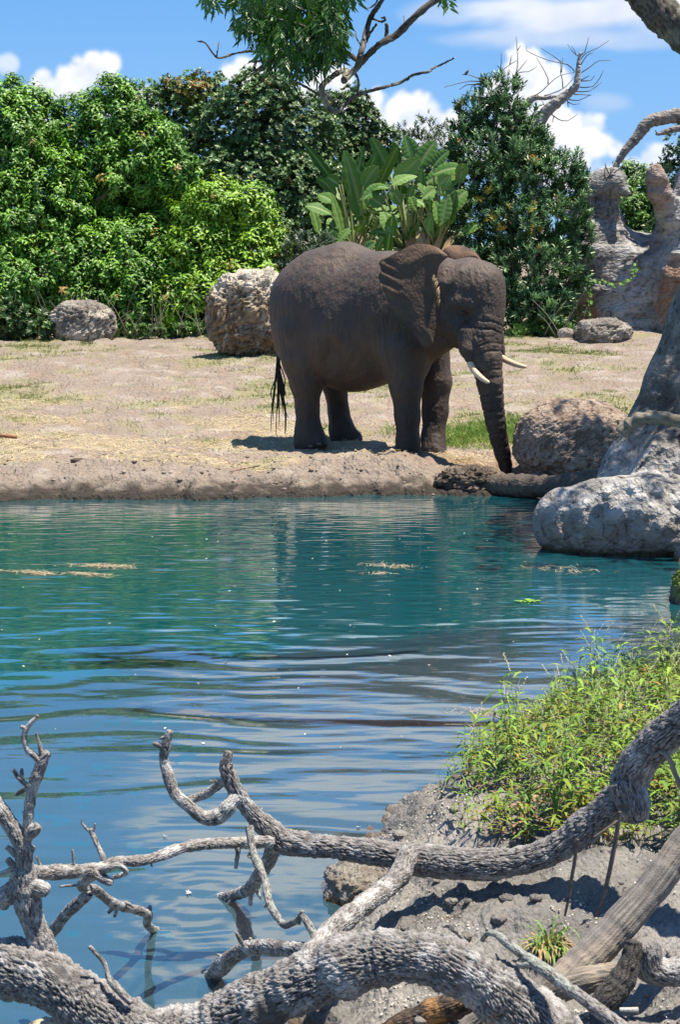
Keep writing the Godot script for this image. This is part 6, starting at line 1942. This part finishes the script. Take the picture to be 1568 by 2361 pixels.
	for k in 900:
		var q := Vector2.from_angle(rng.randf() * TAU) * sqrt(rng.randf())
		var sp := [[1010, 975, 130, 26, 23.0], [1130, 950, 110, 26, 23.2], [1180, 945, 80, 22, 23.4], [1090, 985, 100, 22, 22.6], [905, 960, 28, 22, 23.0]][rng.randi_range(0, 4)] as Array
		var px: float = sp[0] + q.x * sp[2]
		if px < 990.0 and sp[0] > 950.0:
			continue
		var dd: float = sp[4] - q.y * 0.75
		var w := at(px, 960, dd)
		if sp[0] < 950.0 and rng.randf() > 0.06:
			continue
		var s := rng.randf_range(0.6, 1.25)
		push(buf, Basis(Vector3.UP, rng.randf() * TAU).scaled(Vector3(s, s, s)), Vector3(w.x, far_height(w.x, dd) - 0.01, -dd), Color(0.19, 0.33, 0.06).lerp(Color(0.45, 0.55, 0.18), rng.randf()))
	many("lush_grass", lush, M.grass, buf, self)
	tag(get_child(get_child_count() - 1), "lush green grass patch behind the elephant's trunk and forelegs", "grass", "", "stuff")
	# tufts along the shore
	var shore := [[75, 1135, "small green tuft at the water's edge, far left"], [600, 1143, "yellowish tuft drooping over the waterline left of the elephant"], [770, 1140, "grassy tuft at the waterline under the ledge"], [12, 1118, "small tuft on the bank at the left edge"], [660, 1050, "thin tuft on the sand before the elephant's hind foot"]]
	for q in shore:
		var w := on(q[0], q[1], 0.12)
		var o := solo("grass_tuft", blades, M.grass, q[2], "grass tuft", "tufts along the far shore")
		o.position = Vector3(w.x, far_height(w.x, -w.z) - 0.01, w.z)
		o.scale = Vector3(1.6, 1.1, 1.6)
	M.tuft = M.grass.duplicate()
	M.tuft.vertex_color_use_as_albedo = true
	M.tuft.albedo_color = Color(0.20, 0.27, 0.06).linear_to_srgb()
	for o in get_children():
		if str(o.name).begins_with("grass_tuft") and o.mesh == blades:
			o.material_override = M.tuft


# ---------------------------------------------------------------- small things lying about

func make_litter() -> void:
	rng.seed = 99
	# shell grit on the near bank
	var chip := Acc.new()
	boulder(chip, Vector3.ZERO, Vector3(0.006, 0.003, 0.005), 7, 5, 1.0, 0.2, 0.0, 0.1, 0.3, func(_p, _u, _h): return Color.WHITE, -0.9)
	var buf := PackedFloat32Array()
	for k in 26000:
		var x := rng.randf_range(-0.4, 1.9)
		var d := rng.randf_range(4.6, 8.2)
		var s := bank_side(x, d)
		if s < 0.02 or s > 2.0:
			continue
		var dens := smoothstep(-0.15, 0.35, fbm.get_noise_2d(x * 1.6, d * 1.6)) * lerpf(1.0, 0.25, smoothstep(0.6, 1.3, s))
		if rng.randf() > dens:
			continue
		var sc := rng.randf_range(0.25, 1.0)
		push(buf, Basis.from_euler(Vector3(rng.randf(), rng.randf() * TAU, rng.randf() * 0.6)).scaled(Vector3.ONE * sc), Vector3(x, near_height(x, d) + 0.001, -d), Color(0.30, 0.27, 0.23).lerp(Color(0.62, 0.58, 0.51), rng.randf()))
	many("shell_grit", chip.mesh(), M.twig, buf, self)
	tag(get_child(get_child_count() - 1), "pale shell grit scattered over the grey dirt", "grit", "", "stuff")
	# dirt clods
	var clod := Acc.new()
	boulder(clod, Vector3.ZERO, Vector3(0.03, 0.018, 0.026), 14, 9, 3.0, 0.5, 0.0, 0.1, 0.2, func(_p, _u, _h): return Color.WHITE, -0.7)
	var cm := clod.mesh()
	buf = PackedFloat32Array()
	for k in 130:
		var x := rng.randf_range(0.0, 1.6)
		var d := rng.randf_range(4.5, 7.4)
		if bank_side(x, d) < 0.05:
			continue
		push(buf, Basis(Vector3.UP, rng.randf() * TAU).scaled(Vector3.ONE * rng.randf_range(0.25, 1.1)), Vector3(x, near_height(x, d) + 0.003, -d), Color(0.15, 0.14, 0.13).lerp(Color(0.27, 0.25, 0.23), rng.randf()))
	for k in 150:
		var w := at(rng.randf_range(0, 1040), 1100, rng.randf_range(19.6, 21.2))
		push(buf, Basis(Vector3.UP, rng.randf() * TAU).scaled(Vector3.ONE * rng.randf_range(0.3, 1.1)), Vector3(w.x, far_height(w.x, -w.z) + 0.002, w.z), Color(0.22, 0.18, 0.15).lerp(Color(0.42, 0.34, 0.27), rng.randf()))
	many("clods", cm, M.soil, buf, self)
	tag(get_child(get_child_count() - 1), "small crumbled dirt clods along both banks", "dirt", "", "stuff")
	for q in [[390, 1079, 1.9, "dark dung clods on the bank left of the ledge"], [180, 1063, 2.2, "low heap of grey dirt on the bank at the left"], [430, 1074, 1.2, "single dark clod on the bank left of the ledge"], [-2, 851, 2.6, "rounded brown clod at the left edge of the sand"], [612, 1092, 1.6, "dark clod on the bank below the elephant's tail"]]:
		var w := on(q[0], q[1], 0.22 if q[1] > 900 else 1.0)
		var dd := -w.z
		for it in 12:
			w = on(q[0], q[1], far_height(w.x, -w.z))
		var o := solo("clod", cm, M.clod if M.has("clod") else clod_material(), q[3], "clod", "clods on the far bank")
		o.position = w
		o.scale = Vector3.ONE * q[2] * Vector3(1.5, 1.0, 1.0)
	# sticks on the sand
	var sticks := [[[-20, 1006], [15, 1008], [36, 1010], 4.2, "flat reddish stick at the left edge of the sand"], [[398, 930], [412, 929], [432, 933], 1.6, "small curved reddish twig in the middle of the sand"], [[530, 1092], [560, 1085], [600, 1078], 1.2, "thin straw-coloured twig on the bank by the ledge"], [[1480, 865], [1500, 862], [1520, 860], 0.9, "thin grey twig on the sand near the buttress root"]]
	for q in sticks:
		var a := Acc.new()
		var l := []
		for k in 3:
			var w := on(q[k][0], q[k][1], 0.4)
			for it in 14:
				w = on(q[k][0], q[k][1], far_height(w.x, -w.z))
			l.append([w + Vector3(0, 0.012, 0), q[3] * mpp(-w.z, q[k][1])])
		tube(a, l, {"sides": 7, "step": 0.04, "amp": 0.004, "along": 0.04, "dark": Color(0.14, 0.06, 0.03), "light": Color(0.33, 0.16, 0.09)})
		solo("stick", a.mesh(), M.twig, q[4], "stick", "sticks on the sand")
	# straw on the sand
	var bit := Acc.new()
	var b0 := bit.put(Vector3(-0.06, 0, -0.0022), Color.WHITE)
	bit.put(Vector3(0.06, 0.008, -0.0022), Color.WHITE)
	bit.put(Vector3(0.06, 0.008, 0.0022), Color.WHITE)
	bit.put(Vector3(-0.06, 0, 0.0022), Color.WHITE)
	bit.quad(b0, b0 + 3, b0 + 2, b0 + 1)
	var straw := bit.mesh(false)
	buf = PackedFloat32Array()
	for k in 14000:
		var d := rng.randf_range(20.2, 25.5)
		var x := rng.randf_range(-0.24, 0.20) * d
		if rng.randf() > straw_patch(x, d) * 0.8 + 0.03:
			continue
		push(buf, Basis.from_euler(Vector3(rng.randf_range(-0.2, 0.2), rng.randf() * TAU, rng.randf_range(-0.2, 0.2))).scaled(Vector3.ONE * rng.randf_range(0.6, 1.5)), Vector3(x, far_height(x, d) + 0.008, -d), Color(0.42, 0.34, 0.16).lerp(Color(0.66, 0.56, 0.34), rng.randf()))
	many("straw", straw, M.dry, buf, self)
	tag(get_child(get_child_count() - 1), "dry straw strewn over the sand round the elephant", "straw", "", "stuff")
	# floating straw rafts
	var rafts := [[245, 1306, 62, 5, 130, "long raft of dry straw floating on the water at the left"], [205, 1325, 42, 5, 80, "short raft of straw floating just below the long one at the left"], [90, 1322, 44, 5, 90, "straw raft floating nearest the left edge"], [20, 1318, 34, 3, 30, "thin line of straw at the left edge of the water"], [905, 1306, 60, 7, 60, "sparse raft of straw floating under the elephant's reflection"], [1290, 1312, 90, 12, 60, "loose scatter of straw on the water below the pale root"], [1140, 1645, 76, 11, 150, "straw raft floating beside the weeds on the near bank"], [870, 1322, 40, 4, 20, "faint streak of straw left of the sparse raft"]]
	for q in rafts:
		var t := thing("straw_raft", q[5], "straw", on(q[0], q[1], 0.0), "straw rafts on the water", "stuff")
		buf = PackedFloat32Array()
		for k in q[4] * 3:
			var v := Vector2(clampf(rng.randfn() * 0.5, -1.6, 1.6), rng.randfn() * 0.5)
			if fine.get_noise_2d(v.x * 4.0 + q[0], v.y * 2.0) < -0.15:
				continue
			var w := on(q[0] + v.x * q[2] * 1.15, q[1] + v.y * q[3] * 0.7 + v.x * q[3] * 0.5, 0.0)
			w.y = wave(w.x, -w.z) + 0.004
			var s := (0.6 if q[1] < 1500 else 0.35) * rng.randf_range(0.6, 1.3)
			push(buf, Basis.from_euler(Vector3(rng.randf_range(-0.3, 0.3), rng.randf() * TAU, rng.randf_range(-0.25, 0.25))).scaled_local(Vector3(s, s, s * 1.3)), w, Color(0.30, 0.235, 0.14).lerp(Color(0.50, 0.41, 0.28), rng.randf()))
		many("straw", straw, M.dry, buf, t)
	# specks and feathers on the water
	buf = PackedFloat32Array()
	for k in 90:
		var w := on(rng.randf_range(-40, 1250), 1230 + 500 * pow(rng.randf(), 2.2), 0.0)
		w.y = wave(w.x, -w.z) + 0.003
		push(buf, Basis(Vector3.UP, rng.randf() * TAU).scaled_local(Vector3(0.14, 0.3, 2.6) * rng.randf_range(0.3, 1.2)), w, Color(0.5, 0.5, 0.42).lerp(Color(0.8, 0.8, 0.76), rng.randf()))
	many("floating_specks", straw, M.dry, buf, self)
	tag(get_child(get_child_count() - 1), "tiny pale specks drifting on the pond", "debris", "", "stuff")
	for q in [[435, 2062, 0.026, "white fluffy feather floating between the branches, lowest"], [380, 1930, 0.018, "small curled white feather floating above the left branch"], [828, 1906, 0.018, "white feather floating near the grey bank"], [602, 1869, 0.014, "tiny white feather floating right of the raised branch tips"]]:
		var a := Acc.new()
		var w := on(q[0], q[1], 0.0)
		w.y = wave(w.x, -w.z) + 0.004
		for k in 9:
			leaf(a, w, Vector3(rng.randf_range(-1, 1), rng.randf_range(0.02, 0.16), rng.randf_range(-0.7, 0.7)).normalized(), Vector3.UP, q[2] * rng.randf_range(0.5, 1.0), q[2] * 0.25, -0.15, Color(0.42, 0.42, 0.41), 3, 0.5)
		solo("feather", a.mesh(false), M.dry, q[3], "feather", "feathers on the water")
	var leafbit := Acc.new()
	var w := on(1218, 1388, 0.0)
	for k in 12:
		leaf(leafbit, w + Vector3(rng.randf_range(-0.06, 0.06), 0.006, rng.randf_range(-0.05, 0.05)), Vector3(rng.randf_range(-1, 1), 0.1, rng.randf_range(-0.6, 0.6)).normalized(), Vector3.UP, 0.06, 0.03, 0.1, Color(0.2, 0.36, 0.05), 3, 0.5)
	solo("floating_leaves", leafbit.mesh(false), M.grass, "small clump of bright green leaves floating below the pale root", "leaves")


func clod_material() -> StandardMaterial3D:
	M.clod = M.soil.duplicate()
	M.clod.albedo_color = Color(0.13, 0.10, 0.085).linear_to_srgb()
	return M.clod
